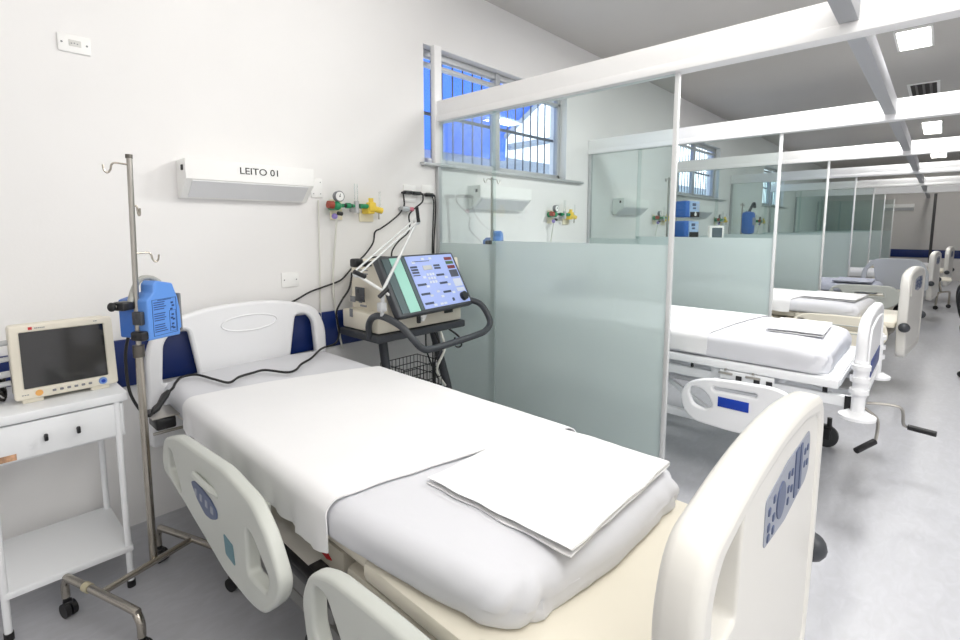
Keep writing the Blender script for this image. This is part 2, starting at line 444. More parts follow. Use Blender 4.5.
def drawsheet_bm(hw, ztop, zl, zr, ya, yb, skew, seed=0., xr_over=None):
    """band laid across a mattress, hanging down both long sides"""
    r = .04; prof = []
    for k in range(9): prof.append((-hw, zl + (ztop - r - zl) * k / 8))
    for k in range(1, 6):
        a = PI - PI / 2 * k / 5; prof.append((-hw + r + r * math.cos(a), ztop - r + r * math.sin(a)))
    for k in range(1, 24):
        x = -hw + r + (2 * hw - 2 * r) * k / 24; prof.append((x, ztop))
    for k in range(0, 6):
        a = PI / 2 - PI / 2 * k / 5; prof.append((hw - r + r * math.cos(a), ztop - r + r * math.sin(a)))
    for k in range(1, 7): prof.append((hw, ztop - r - (ztop - r - zr) * k / 6))
    n = 46; bm = NB(); rows = []
    for j in range(n + 1):
        row = []
        for i, (x, z) in enumerate(prof):
            t = j / n; u = (x + hw) / (2 * hw)
            y = ya + (yb - ya) * t - skew * u
            if j == 0 or j == n: y += .006 * fab(x * 4, t, 1, seed)
            hang = max(0, ztop - r - z) / (ztop - r - min(zl, zr))
            xx = x + math.copysign(1, x) * hang * (.006 * math.sin(y * 23 + seed) + .008 * fab(y * 5, z, 1, seed) + .005 * math.sin(y * 61 + 3 * fab(y * 4, 1, 1, seed))) * (abs(x) > hw - .001)
            xx += math.copysign(.004, x) * hang
            zz = z + (.012 * (1 - (x / hw) ** 2) if abs(x) < hw - .01 else 0) + .0015 * fab(x * 2, y * 3, 1, seed + 5)
            if hang > .8: zz += .016 * fab(y * 2.2, 0, 1, seed + 9)
            row.append(bm.verts.new((xx, y, zz)))
        rows.append(row)
    for j in range(n):
        for i in range(len(prof) - 1): bm.faces.new((rows[j][i], rows[j][i + 1], rows[j + 1][i + 1], rows[j + 1][i]))
    bmesh.ops.recalc_face_normals(bm, faces=list(bm.faces))
    bmesh.ops.solidify(bm, geom=list(bm.faces), thickness=-.004)
    return bm
def folded_bm(w, l, seed=0., layers=3):
    """folded bed sheet, w along x, l along y; the fold loops show on the -x edge"""
    prof = []; g = .0085
    for k in range(layers):
        z = .003 + g * k * .62; a, b = (-w / 2, w / 2) if k % 2 == 0 else (w / 2, -w / 2)
        off = [0, .008, -.004, .006][k % 4]
        for i in range(13):
            x = a + (b - a) * i / 12
            e = max(0, 1 - (x + w / 2) / .10)
            prof.append((x * (1 - .004 * k) + off * .6 * (x < 0), z + .004 * e * math.sin(e * 2) * (k > 0)))
    bm = NB(); n = 22; rows = []
    for j in range(n + 1):
        y = -l / 2 + l * j / n; row = []
        for i, (x, z) in enumerate(prof):
            row.append(bm.verts.new((x + .008 * fab(y * 4, i * .01, 1, seed) + .0, y + .006 * fab(x * 4, z * 40, 1, seed + 2),
                       z + max(0, .004 * fab(x * 3, y * 3, 1, seed + 4)))))
        rows.append(row)
    for j in range(n):
        for i in range(len(prof) - 1): bm.faces.new((rows[j][i], rows[j][i + 1], rows[j + 1][i + 1], rows[j + 1][i]))
    bmesh.ops.recalc_face_normals(bm, faces=list(bm.faces))
    bmesh.ops.solidify(bm, geom=list(bm.faces), thickness=.003)
    return bm
def caster(parent, x, y, r=.055, lock=True, top=.2, wm=BLK):
    bm = NB(); cyl(bm, (x, y, r * 1.5), (x, y, top), .014); bx(bm, (x, y + .012, r * 1.75), (.05, .06, .03), .01)
    for s in (-1, 1): bx(bm, (x + s * .022, y + .012, r * 1.3), (.006, .04, r * 1.1), .002)
    c = obj('caster', bm, BLKP, parent)
    bm = NB(); cyl(bm, (x - .015, y + .02, r), (x + .015, y + .02, r), r, n=26); cyl(bm, (x - .019, y + .02, r), (x + .019, y + .02, r), r * .55, n=20)
    obj('wheel', bm, wm, c)
    return c

def rail_bm(pts, holes, x, rad=.035):
    return plate(NB(), rounded(pts, rad), [rounded(h, .02) for h in holes], .038, .010, T((x, 0, 0)) @ YZ)
HR = [(-.715, .60), (-.755, .695), (-.90, .742), (-1.32, .772), (-1.51, .752), (-1.60, .690), (-1.665, .60), (-1.645, .54), (-1.555, .458), (-1.475, .445), (-1.30, .445), (-.90, .535), (-.74, .56)]
HRh = [[(-.80, .672), (-.845, .672), (-.925, .565), (-.915, .545), (-.80, .585)], [(-1.47, .665), (-1.51, .655), (-1.60, .585), (-1.585, .535), (-1.47, .53)]]
FR = [(y - .02, z) for y, z in [(-1.745, .63), (-1.785, .705), (-1.87, .738), (-2.05, .748), (-2.36, .752), (-2.44, .70), (-2.46, .60), (-2.42, .53), (-2.30, .455), (-1.93, .43), (-1.80, .45), (-1.76, .54)]]
FRh = [[(y - .02, z) for y, z in h] for h in [[(-1.80, .685), (-1.855, .69), (-1.92, .60), (-1.95, .49), (-1.85, .485), (-1.80, .58)], [(-2.02, .655), (-2.30, .66), (-2.30, .62), (-2.03, .615)]]]

def head_plate():
    o = [(-.465, .40), (-.462, .86), (-.405, .985), (-.21, 1.045), (0, 1.056), (.21, 1.045), (.405, .985), (.462, .86), (.465, .40)]
    hL = [(-.40, .70), (-.385, .90), (-.345, .95), (-.275, .955), (-.235, .70)]
    hR = [(-x, z) for x, z in reversed(hL)]
    bm = plate(NB(), rounded(o, [.03, .06, .06, .1, .1, .1, .06, .06, .03]), [rounded(hL, .03), rounded(hR, .03)], .05, .014, T((0, -.065, 0)) @ XZ)
    tube(bm, [(.02 + .145 * math.cos(2 * PI * k / 36), -.0905, .945 + .042 * math.sin(2 * PI * k / 36)) for k in range(36)], .005, 6, True)
    return bm
def foot_bm():
    o = [(-.40, .33), (-.445, .60), (-.455, .95), (-.415, 1.035), (-.2, 1.07), (0, 1.08), (.2, 1.07), (.415, 1.035), (.455, .95), (.445, .60), (.40, .33)]
    rad = [.06, .1, .05, .06, .1, .1, .1, .06, .05, .1, .06]
    out = rounded(o, rad)
    inner = [(-.375, .40), (-.39, .62), (-.39, .955), (-.36, .99), (-.2, 1.02), (0, 1.03), (.2, 1.02), (.36, .99), (.39, .955), (.39, .62), (.375, .40)]
    bm = plate(NB(), out, [rounded(inner, .03)], .066, .018, T((0, -2.540, 0)) @ XZ)
    pan = [(-.385, .39), (-.40, .62), (-.40, .87), (-.33, .845), (-.262, .84), (-.255, .95), (-.245, 1.032)]
    pan = pan + [(-.1, 1.036), (0, 1.04), (.1, 1.036)] + [(.245, 1.032), (.36, 1.0), (.40, .965), (.40, .62), (.385, .39)]
    plate(bm, rounded(pan, .015), [], .054, .006, T((0, -2.5395, 0)) @ XZ)
    return bm

def bed_a(loc, label, sheet=SHEET1, rails='L', matt=True, logo=True, rot=0., RM=None, taper=0.):
    RM = RM or PLG
    t = thing('hospital_bed', label, 'hospital bed', loc, rot, 'electric hospital beds')
    obj('headboard', head_plate(), PLB, t)
    fb = obj('footboard', foot_bm(), PLW, t)
    # control panel on the outer face
    bm = plate(NB(), rounded([(-.115, .885), (-.115, .975), (.05, .99), (.27, .985), (.285, .955), (.285, .89), (.25, .872), (.05, .865)], .012), [], 0.004, .001, T((0, -2.5662, 0)) @ XZ)
    cp = obj('control_panel', bm, CTLG, fb)
    bm = NB(); plate(bm, rounded([(.12, .882), (.12, .985), (.155, .985), (.155, .878)], .004), [], .004, .001, T((0, -2.5685, 0)) @ XZ)
    plate(bm, rounded([(.17, .882), (.17, .983), (.19, .983), (.19, .882)], .004), [], .004, .001, T((0, -2.5685, 0)) @ XZ)
    plate(bm, ellipse(.0, .93, .035, .036), [], .004, .001, T((0, -2.5685, 0)) @ XZ)
    for (x, z) in ((-.09, .945), (-.09, .915), (-.09, .895), (-.055, .955), (-.055, .92), (-.055, .895), (.065, .955), (.065, .925), (.065, .9), (.095, .95), (.095, .915), (.225, .95), (.225, .92), (.255, .95), (.255, .915)):
        bx(bm, (x, -2.5685, z), (.014, .004, .014), .002)
    pieces('membrane_button', bm, CTLD, fb)
    for s in (-1, 1):
        bm = NB(); ball(bm, (s * .462, -2.560, .60), .04, (.9, 1.0, 1.0)); obj('bumper', bm, DGR, fb)
    # deck and undercarriage
    bm = NB(); b2(bm, (-.412, -2.495, .575), (.412, -1.76, .625), .015); b2(bm, (-.385, -1.77, .572), (.385, -.10, .622), .012)
    obj('mattress_deck', bm, CREAM, t)
    bm = NB(); b2(bm, (-.38, -1.62, .40), (.38, -.45, .56), .02); b2(bm, (-.40, -2.40, .42), (.40, -1.66, .56), .02)
    obj('deck_cover', bm, mat('cream_grey_cover', (206, 200, 186), .45), t)
    bm = NB()
    for s in (-1, 1):
        b2(bm, (s * .33 - .025, -2.15, .20), (s * .33 + .025, -.40, .25), .006)
        bx(bm, (s * .33, -1.1, .34), (.03, .62, .05), .006, rx(.45)); bx(bm, (s * .33, -1.85, .34), (.03, .55, .05), .006, rx(-.5))
    for y in (-.42, -2.13): b2(bm, (-.36, y - .03, .19), (.36, y + .03, .25), .006)
    b2(bm, (-.35, -1.5, .22), (.35, -1.0, .34), .02)
    obj('undercarriage', bm, mat('grey_bed_chassis', (120, 120, 118), .5), t)
    bm = NB()
    for s in (-1, 1): bx(bm, (s * .345, -1.42, .27), (.012, .05, .30), .004, rx(.28))
    pieces('lift_arm', bm, PLG, t)
    bm = NB()
    for s in (-1, 1): b2(bm, (s * .40 - .02, -1.64, .46), (s * .40 + .02, -1.50, .49), .004); b2(bm, (s * .44 - .015, -1.95, .47), (s * .44 + .015, -.85, .50), .004)
    pieces('rail_track', bm, BLKP, t)
    for x in (-.33, .33):
        for y in (-.45, -1.30, -2.10):
            if y == -1.30: continue
            caster(t, x, y, .065)
    bm = NB(); bx(bm, (-.30, -1.36, .085), (.10, .11, .05), .015); tube(bm, [(-.30, -1.36, .1), (-.30, -1.30, .2)], .012, 8); obj('brake_pedal', bm, BLKP, t)
    bm = NB(); b2(bm, (-.515, -.42, .60), (-.44, -.30, .65), .008); obj('corner_bumper', bm, BLKP, t)
    bm = NB(); b2(bm, (-.53, -.43, .655), (-.40, -.28, .66), .001); b2(bm, (-.53, -.43, .59), (-.40, -.42, .60), .001); obj('bumper_bracket', bm, STEEL, t)
    # side rails, lowered
    for s in (-1, 1):
        if s == 1 and rails == 'L': continue
        x = s * .555
        h = obj('side_rail', rail_bm(HR, HRh, x), RM, t)
        bm = plate(NB(), rounded([(-1.05, .64), (-1.10, .656), (-1.22, .645), (-1.27, .625), (-1.268, .60), (-1.22, .58), (-1.17, .575), (-1.10, .60)], .015), [], .006, .002, T((x + s * .02, 0, 0)) @ YZ)
        obj('control_panel', bm, CTLD, h)
        bm = NB()
        for k in range(4): bx(bm, (x + s * .0235, -1.10 - .045 * k, .622 - .002 * k), (.003, .018, .022), .002)
        pieces('membrane_button', bm, CTLG, h)
        bm = NB(); tube(bm, [(x + s * .012, -1.06, .668), (x + s * .026, -1.12, .682), (x + s * .026, -1.22, .684), (x + s * .012, -1.275, .672)], .010, 8, sm=5); obj('rail_grip', bm, PLG, h)
        bm = plate(NB(), rounded([(-1.31, .575), (-1.375, .568), (-1.385, .512), (-1.32, .518)], .006), [], .003, .0005, T((x + s * .0195, 0, 0)) @ YZ)
        obj('instruction_label', bm, mat('teal_label', (92, 128, 138), .5), h)
        f = obj('side_rail', rail_bm(FR, FRh, x), RM, t)
        bm = plate(NB(), rounded([(-1.99, .67), (-2.33, .675), (-2.34, .60), (-2.0, .595)], .02), [rounded([(-2.01, .66), (-2.31, .665), (-2.32, .612), (-2.02, .608)], .02)], .02, .004, T((x + s * .014, 0, 0)) @ YZ)
        obj('rail_grip', bm, PLG, f)
        bm = NB()
        for y in (-.95, -1.30): bx(bm, (s * .49, y, .60), (.10, .05, .03), .006)
        for y in (-2.0, -2.25): bx(bm, (s * .49, y, .59), (.10, .05, .03), .006)
        pieces('rail_arm', bm, PLG, t)
    if logo:
        bm = plate(NB(), [(-1.51, .515), (-1.54, .53), (-1.565, .515), (-1.54, .508)], [], .003, .0005, T((-.382, 0, 0)) @ YZ)
        obj('emblem', bm, RED, t)
    if matt:
        obj('mattress', mattress_bm(.428, -2.245, -.105, .628, .734, taper=taper), sheet, t)
    return t

BED1 = bed_a((1.05, -.03, 0), 'large white electric bed beside the IV stand, under the LEITO 01 lamp', taper=.075)
tag(obj('draw_sheet', drawsheet_bm(.434, .740, .602, .612, -.53, -1.67, .21), SHEET2), 'wide white draw sheet laid across the bed beside the IV stand', 'sheet', 'draw sheets').location = (1.05, 0, 0)
o = tag(obj('folded_sheet', folded_bm(.55, .46), SHEET2), 'large folded white sheet at the foot of the bed beside the IV stand', 'folded sheet', 'folded sheets')
o.location = (1.13, -2.02, .745); o.rotation_euler = (0, 0, .015)

# ------------------------------------------------------------------ bed model B (manual crank bed) second bay
t = thing('hospital_bed', 'white manual crank bed in the second bay with blue label on its rail', 'hospital bed', (3.42, -.05, 0))
BED2 = t
def endboard(y, top, name, parent):
    o = [(-.44, top - .46), (-.455, top - .12), (-.43, top - .05), (-.33, top - .012), (0, top), (.33, top - .012), (.43, top - .05), (.455, top - .12), (.44, top - .46)]
    bm = plate(NB(), rounded(o, .05), [], .045, .014, T((0, y, 0)) @ XZ)
    i = [(-.34, top - .40), (-.36, top - .15), (-.32, top - .08), (0, top - .06), (.32, top - .08), (.36, top - .15), (.34, top - .40)]
    tube(bm, [(x, y - .0225, z) for x, z in rounded(i, .05)], .007, 8, True)
    return obj(name, bm, PLB, parent)
endboard(-.06, 1.02, 'headboard', t)
fb = endboard(-2.495, 1.02, 'footboard', t)
obj('label_plate', b2(NB(), (-.18, -2.521, .665), (.30, -2.517, .755), .002), mat('slate_blue_label', (62, 78, 138), .4), fb)
for s in (-1, 1):
    for y in (-2.50, -.05):
        bm = NB(); cyl(bm, (s * .452, y, .54), (s * .452, y, .80), .028)
        for z in (.775, .715, .655): cyl(bm, (s * .452, y, z - .012), (s * .452, y, z + .012), .040)
        cyl(bm, (s * .452, y, .520), (s * .452, y, .535), .076, n=28); cyl(bm, (s * .452, y, .535), (s * .452, y, .555), .074, .04, n=28)
        obj('end_post', bm, PLB, t)
bm = NB()
for s in (-1, 1): b2(bm, (s * .445 - .03, -2.42, .650), (s * .445 + .03, -.10, .695), .006)
for y in (-2.40, -1.75, -1.2, -.6, -.12): b2(bm, (-.42, y - .025, .655), (.42, y + .025, .69), .005)
b2(bm, (-.42, -2.42, .685), (.42, -.1, .70), .004)
obj('mattress_deck', bm, WST, t)
bm = NB()
for s in (-1, 1):
    b2(bm, (s * .41 - .02, -2.50, .555), (s * .41 + .02, -.08, .61), .006)
    b2(bm, (s * .41 - .02, -2.10, .29), (s * .41 + .02, -.45, .335), .006)
    for y in (-.42, -2.16): b2(bm, (s * .41 - .022, y - .022, .15), (s * .41 + .022, y + .022, .58), .005)
    for y in (-1.84, -2.10): b2(bm, (s * .425 - .012, y - .03, .58), (s * .425 + .012, y + .03, .66), .004)
    bx(bm, (s * .30, -1.55, .45), (.03, .55, .03), .005, rx(.5)); bx(bm, (s * .25, -2.2, .60), (.025, .42, .025), .005, rx(.25))
for y in (-2.48, -.10, -2.12): b2(bm, (-.41, y - .02, .555), (.41, y + .02, .605), .005)
b2(bm, (-.02, -2.45, .50), (.02, -.6, .53), .004)
obj('steel_frame', bm, WST, t)
bm = NB(); b2(bm, (-.475, -2.14, .595), (-.45, -1.87, .645), .004)
obj('latch_plate', bm, WST, t)
bm = NB()
for y in (-1.90, -2.04): bx(bm, (-.479, y, .628), (.012, .075, .012), .004); cyl(bm, (-.478, y, .645), (-.478, y, .655), .006)
pieces('latch_bolt', bm, STEEL, t)
bm = NB()
for y in (-1.97, -2.06, -2.12): bx(bm, (-.478, y, .612), (.008, .03, .024), .002)
bx(bm, (-.43, -1.70, .632), (.02, .012, .03)); bx(bm, (-.42, -2.36, .632), (.02, .02, .04)); bx(bm, (-.435, -2.475, .58), (.006, .06, .07))
pieces('rubber_stop', bm, BLKP, t)
R2 = [(-1.69, .50), (-1.73, .565), (-1.82, .605), (-1.95, .618), (-2.16, .626), (-2.24, .60), (-2.29, .53), (-2.27, .42), (-2.19, .355), (-1.99, .335), (-1.77, .345), (-1.71, .40)]
R2h = [[(-1.745, .545), (-1.80, .548), (-1.845, .515), (-1.875, .455), (-1.835, .425), (-1.765, .44), (-1.74, .50)], [(-1.865, .568), (-2.09, .576), (-2.09, .551), (-1.87, .543)], [(-2.20, .53), (-2.245, .52), (-2.25, .46), (-2.205, .44)]]
sr = obj('side_rail', rail_bm(R2, R2h, -.565, .05), PLB, t)
obj('label_plate', b2(NB(), (-.588, -2.055, .465), (-.584, -1.90, .520), .001), LBLU, sr)
obj('side_rail', rail_bm(R2, R2h, .565, .05), PLB, t)
bm = NB()
for y in (-1.86, -2.06):
    for s in (-1, 1): bx(bm, (s * .515, y, .585), (.10, .03, .02), .004)
pieces('rail_arm', bm, WST, t)
for (g0, g1, path) in (((-.20, -2.49, .262), (-.085, -2.555, .295), [(-.07, -2.47, .485), (-.06, -2.53, .44), (-.05, -2.56, .40), (-.07, -2.56, .31), (-.10, -2.55, .29)]),
                       ((.20, -2.68, .325), (.185, -2.80, .322), [(.14, -2.47, .43), (.16, -2.56, .44), (.18, -2.645, .43), (.19, -2.66, .34), (.20, -2.68, .325)]),
                       ):
    bm = NB(); tube(bm, path, .008, 8, sm=5); c = obj('crank', bm, STEEL, t)
    bm = NB(); cyl(bm, g0, g1, .016, n=14); obj('crank_handle', bm, BLK, c)
bm = NB(); b2(bm, (-.14, -2.50, .46), (.20, -2.44, .52), .006); obj('crank_box', bm, GALU, t)
for x in (-.41, .41):
    for y in (-.42, -2.29): caster(t, x * 1.1, y, .075, wm=mat('grey_black_tyre', (58, 60, 62), .5))
obj('mattress', mattress_bm(.462, -2.37, -.10, .70, .828, r=.04, seed=7), SHEET1, t)
o = tag(obj('draw_sheet', drawsheet_bm(.467, .834, .715, .715, -.60, -1.84, .10, 4), SHEET2), 'white draw sheet across the crank bed in the second bay', 'sheet', 'draw sheets'); o.location = (3.42, 0, 0)
o = tag(obj('folded_sheet', folded_bm(.48, .28, 3), SHEET2), 'folded white sheet on the crank bed beside its footboard', 'folded sheet', 'folded sheets')
o.location = (3.50, -2.20, .842); o.rotation_euler = (0, 0, .05)

# ------------------------------------------------------------------ further beds
B3X, B3Y, B3R = 5.96, -.11, -.085
def on3(x, y): return (B3X + x * math.cos(B3R) - y * math.sin(B3R), B3Y + x * math.sin(B3R) + y * math.cos(B3R))
BED3 = bed_a((B3X, B3Y, .03), 'cream electric bed behind the white crank bed, footboard with small dark panel', SHEET1, matt=True, logo=False, rot=B3R, RM=CREAM)
o = tag(obj('draw_sheet', drawsheet_bm(.434, .770, .65, .65, -.55, -1.72, .12, 8), SHEET2), 'white draw sheet across the cream bed behind the crank bed', 'sheet', 'draw sheets'); o.location = (B3X, B3Y, 0); o.rotation_euler = (0, 0, B3R)
o = tag(obj('folded_sheet', folded_bm(.60, .42, 6), SHEET2), 'folded white sheet on the cream bed behind the crank bed', 'folded sheet', 'folded sheets'); o.location = (*on3(.05, -1.97), .778); o.rotation_euler = (0, 0, B3R)
for ch in BED3.children:
    if ch.name.startswith(('side_rail', 'rail_arm')): ch.location.z = -.09
BED4 = bed_a((8.15, -.02, 0), 'bed with bluish grey mattress in the fourth bay, one grey rail raised', SHEET3, logo=False)
for ch in list(BED4.children):
    if ch.name.split('.')[0] in ('footboard',):
        for g in list(ch.children): bpy.data.objects.remove(g)
        bpy.data.objects.remove(ch)
bm = plate(NB(), rounded([(-1.98, .62), (-2.0, .86), (-2.08, .99), (-2.18, 1.03), (-2.55, 1.03), (-2.63, .99), (-2.69, .86), (-2.70, .62)], .05),
           [rounded([(-2.05, .72), (-2.06, .87), (-2.12, .95), (-2.15, .72)], .03)], .04, .010, T((.50, 0, 0)) @ YZ)
obj('raised_rail', bm, mat('cool_grey_plastic', (176, 180, 186), .5), BED4)
o = tag(obj('blanket', folded_bm(.62, .40, 9), SHEET3), 'bluish grey folded blanket at the foot of the fourth bay bed', 'blanket'); o.location = (8.05, -2.0, .752)
dup(BED3, (10.75, -.22, 0), None, 'small electric bed in the fifth bay beyond the raised grey rail')
dup(BED3, (13.45, -.41, 0), None, 'smallest electric bed in view, footboard near the end wall')

# ------------------------------------------------------------------ bedside trolley
t = thing('bedside_trolley', 'white steel bedside trolley with drawer and lower shelf under the monitor', 'trolley', (.235, -.28, 0))
lx, ly = .195, .20
bm = NB(); b2(bm, (-.235, -.215, .775), (.203, .215, .808), .004); obj('tabletop', bm, WST, t)
bm = NB(); b2(bm, (-.20, -.19, .63), (.19, .19, .775), .003); obj('drawer_case', bm, WST, t)
dr = obj('drawer', b2(NB(), (-.185, -.205, .640), (.185, -.190, .768), .004), WST, t)
for x in (-.048, .043):
    bm = NB(); cyl(bm, (x, -.205, .705), (x, -.222, .705), .005, n=12); bx(bm, (x, -.226, .706), (.012, .014, .026), .004); obj('knob', bm, BLKP, dr)
bm = NB(); bx(bm, (-.155, -.2062, .655), (.055, .001, .022)); obj('sticker', bm, mat('worn_orange_sticker', (226, 178, 140), .6, var=.5, scale=40), dr)
bm = NB(); b2(bm, (-.20, -.212, .152), (.182, .21, .178), .004); obj('shelf', bm, WST, t)
for x in (-lx, lx - .028):
    for y in (-ly + .0, ly - .015):
        bm = NB(); cyl(bm, (x, y, .025), (x, y, .775), .0115, n=14); l = obj('leg', bm, WST, t)
        bm = NB(); cyl(bm, (x, y, 0), (x, y, .028), .0145, n=14); obj('rubber_foot', bm, BLK, l)

# ------------------------------------------------------------------ patient monitor
t = thing('patient_monitor', 'cream patient monitor with dark screen standing on the trolley', 'monitor', (.272, -.33, .808), .02)
TL = rx(-.06)
def M4(bm):
    bmesh.ops.transform(bm, matrix=TL, verts=bm.verts); return bm
bm = plate(NB(), rounded([(-.150, .012), (.158, .012), (.155, .285), (-.150, .285)], .012), [rounded([(-.122, .050), (.128, .050), (.126, .258), (-.122, .258)], .004)], .03, .006, T((0, -.045, 0)) @ XZ)
b2(bm, (-.146, -.035, .014), (.150, .075, .282), .012)
case = obj('case', M4(bm), CREAM2, t)
obj('screen', M4(b2(NB(), (-.124, -.0505, .049), (.129, -.046, .259))), SCRN, t)
bm = NB(); bx(bm, (-.090, -.061, .271), (.011, .002, .010)); obj('emblem', M4(bm), RED, case)
bm = NB()
for k in range(6): bx(bm, (-.076 + .005 * k, -.0605, .2705), (.0035, .001, .004))
for k in range(2): bx(bm, (.098 + .006 * k, -.0605, .272), (.004, .001, .004))
for k in range(3): bx(bm, (-.128 + .007 * k, -.0605, .030), (.005, .001, .003))
obj('small_print', M4(bm), MGR, case)
bm = NB(); cyl(bm, (-.083, -.059, .031), (-.083, -.063, .031), .011, n=18); obj('orange_button', M4(bm), ORNG, case)
for k in range(6):
    bm = NB(); bx(bm, (-.040 + .0215 * k, -.061, .031), (.011, .006, .008), .002); pieces('key', M4(bm), MGR, case)
bm = NB(); cyl(bm, (.108, -.059, .032), (.108, -.068, .032), .014, .0125, n=20); k_ = obj('rotary_knob', M4(bm), BTNB, case)
bm = NB(); cyl(bm, (.108, -.068, .032), (.108, -.0695, .032), .007, n=16); obj('knob_cap', M4(bm), LBLU, k_)
bm = NB()
for x in (-.10, .10): b2(bm, (x - .03, -.05, 0), (x + .03, .07, .016), .004)
pieces('foot', bm, CREAM2, t)
bm = NB()
for z, r in ((.225, .010), (.165, .009), (.11, .012), (.075, .010)): cyl(bm, (-.150, .0, z), (-.20, .005, z - .004), r, n=12)
pieces('cable_plug', bm, LGR, case)
t = thing('cable_bundle', 'coiled black and grey patient cables beside the monitor on the trolley', 'cables', (.088, -.285, .808))
bm = NB()
for k in range(5):
    a = k * .9
    tube(bm, [(.028 * math.cos(u + a) - .012, .045 * math.sin(u + a) + .0, .035 + .011 * k + .022 * math.sin(2 * u + k)) for u in [2 * PI * j / 16 for j in range(16)]], .007, 8, True)
pieces('black_cable', bm, BLK, t)
bm = NB()
for k in range(3):
    tube(bm, [(.026 * math.cos(u + k) - .012, .04 * math.sin(u + k) - .005, .03 + .03 * k + .015 * math.sin(3 * u + k)) for u in [2 * PI * j / 16 for j in range(16)]], .005, 8, True)
pieces('grey_cable', bm, LGR, t)

# ------------------------------------------------------------------ IV stand with pump
def iv_hooks(t, top, mats=DSTEEL):
    def hook(z, dx, dy, L):
        s = 1 if dx > 0 else -1
        pts = [(0, 0, z), (dx * L * .55, dy * L * .55, z + .004), (dx * L * .75, dy * L * .75, z - .004), (dx * L * .82, dy * L * .82, z - .025), (dx * L * .95, dy * L * .95, z - .034), (dx * L * 1.08, dy * L * 1.08, z - .026), (dx * L * 1.12, dy * L * 1.12, z - .008)]
        obj('hook', tube(NB(), pts, .0035, 8, sm=4), mats, t)
    return hook
BX, BY = .455, -.615
t = thing('iv_stand', 'steel IV stand on casters with three hooks, between the trolley and the large bed', 'IV stand', (BX, BY, 0))
bm = NB(); tube(bm, [(0, 0, .155), (.005, .005, .98)], .0135, 14); obj('lower_pole', bm, DSTEEL, t)
bm = NB(); tube(bm, [(.005, .005, .96), (.023, .012, 1.70)], .0095, 12); obj('upper_pole', bm, STEEL, t)
bm = NB(); cyl(bm, (.005, .005, .965), (.005, .005, 1.01), .019); cyl(bm, (.022, .012, 1.698), (.0225, .012, 1.712), .0115); pieces('pole_collar', bm, mat('dark_steel', (110, 106, 100), .4, 1.), t)
h = iv_hooks(t, 1.7)
def hook_at(z, L, sx, px):
    pts = [(px, .01, z), (px + sx * L * .55, .01, z + .003), (px + sx * L * .72, .01, z - .004), (px + sx * L * .78, .01, z - .022), (px + sx * L * .9, .01, z - .033), (px + sx * L * 1.02, .01, z - .026), (px + sx * L * 1.06, .01, z - .006)]
    obj('hook', tube(NB(), pts, .0035, 8, sm=4), DSTEEL, t)
hook_at(1.675, .075, -1, .022); hook_at(1.352, .075, 1, .014); hook_at(1.525, .024, 1, .018)
A, B = Vector((.526 - BX, -.384 - BY, 0)), Vector((.674 - BX, -.792 - BY, 0))
C_, D_ = Vector((.20 - BX, -.48 - BY, 0)), Vector((.345 - BX, -.90 - BY, 0))
zz = .155
for (p, q) in ((A, B), (C_, D_)):
    d = (q - p).normalized(); up = Vector((0, 0, 1))
    pts = [p + up * .07, p + up * .115, p + d * .018 + up * .145, p + d * .05 + up * zz, q - d * .05 + up * zz, q - d * .018 + up * .145, q + up * .115, q + up * .07]
    bm = NB(); tube(bm, smooth_path(pts, 5), .0135, 12); obj('base_tube', bm, DSTEEL, t)
    for c in (p, q):
        bm = NB(); cyl(bm, c + up * .045, c + up * .075, .011); bx(bm, c + up * .05 + d * .008, (.03, .03, .02), .006); cc = obj('caster', bm, BLKP, t)
        bm = NB()
        for s in (-1, 1):
            o_ = Vector((d.y, -d.x, 0)) * .011 * s
            cyl(bm, c + up * .027 + o_ - Vector((d.y, -d.x, 0)) * .008 + d * .012, c + up * .027 + o_ + Vector((d.y, -d.x, 0)) * .008 + d * .012, .027, n=22)
        obj('wheel', bm, BLK, cc)
m1 = (C_ + D_) / 2; m2 = (A + B) / 2
bm = NB(); tube(bm, [m1 + Vector((0, 0, zz)), m2 + Vector((0, 0, zz))], .0125, 12); obj('cross_tube', bm, DSTEEL, t)
bm = NB(); cyl(bm, (m1 + Vector((.0, 0, zz))) - (D_ - C_).normalized() * .09, (m1 + Vector((0, 0, zz))) - (D_ - C_).normalized() * .06, .0165); obj('tape_wrap', bm, mat('yellowed_tape', (186, 178, 150), .6), t)

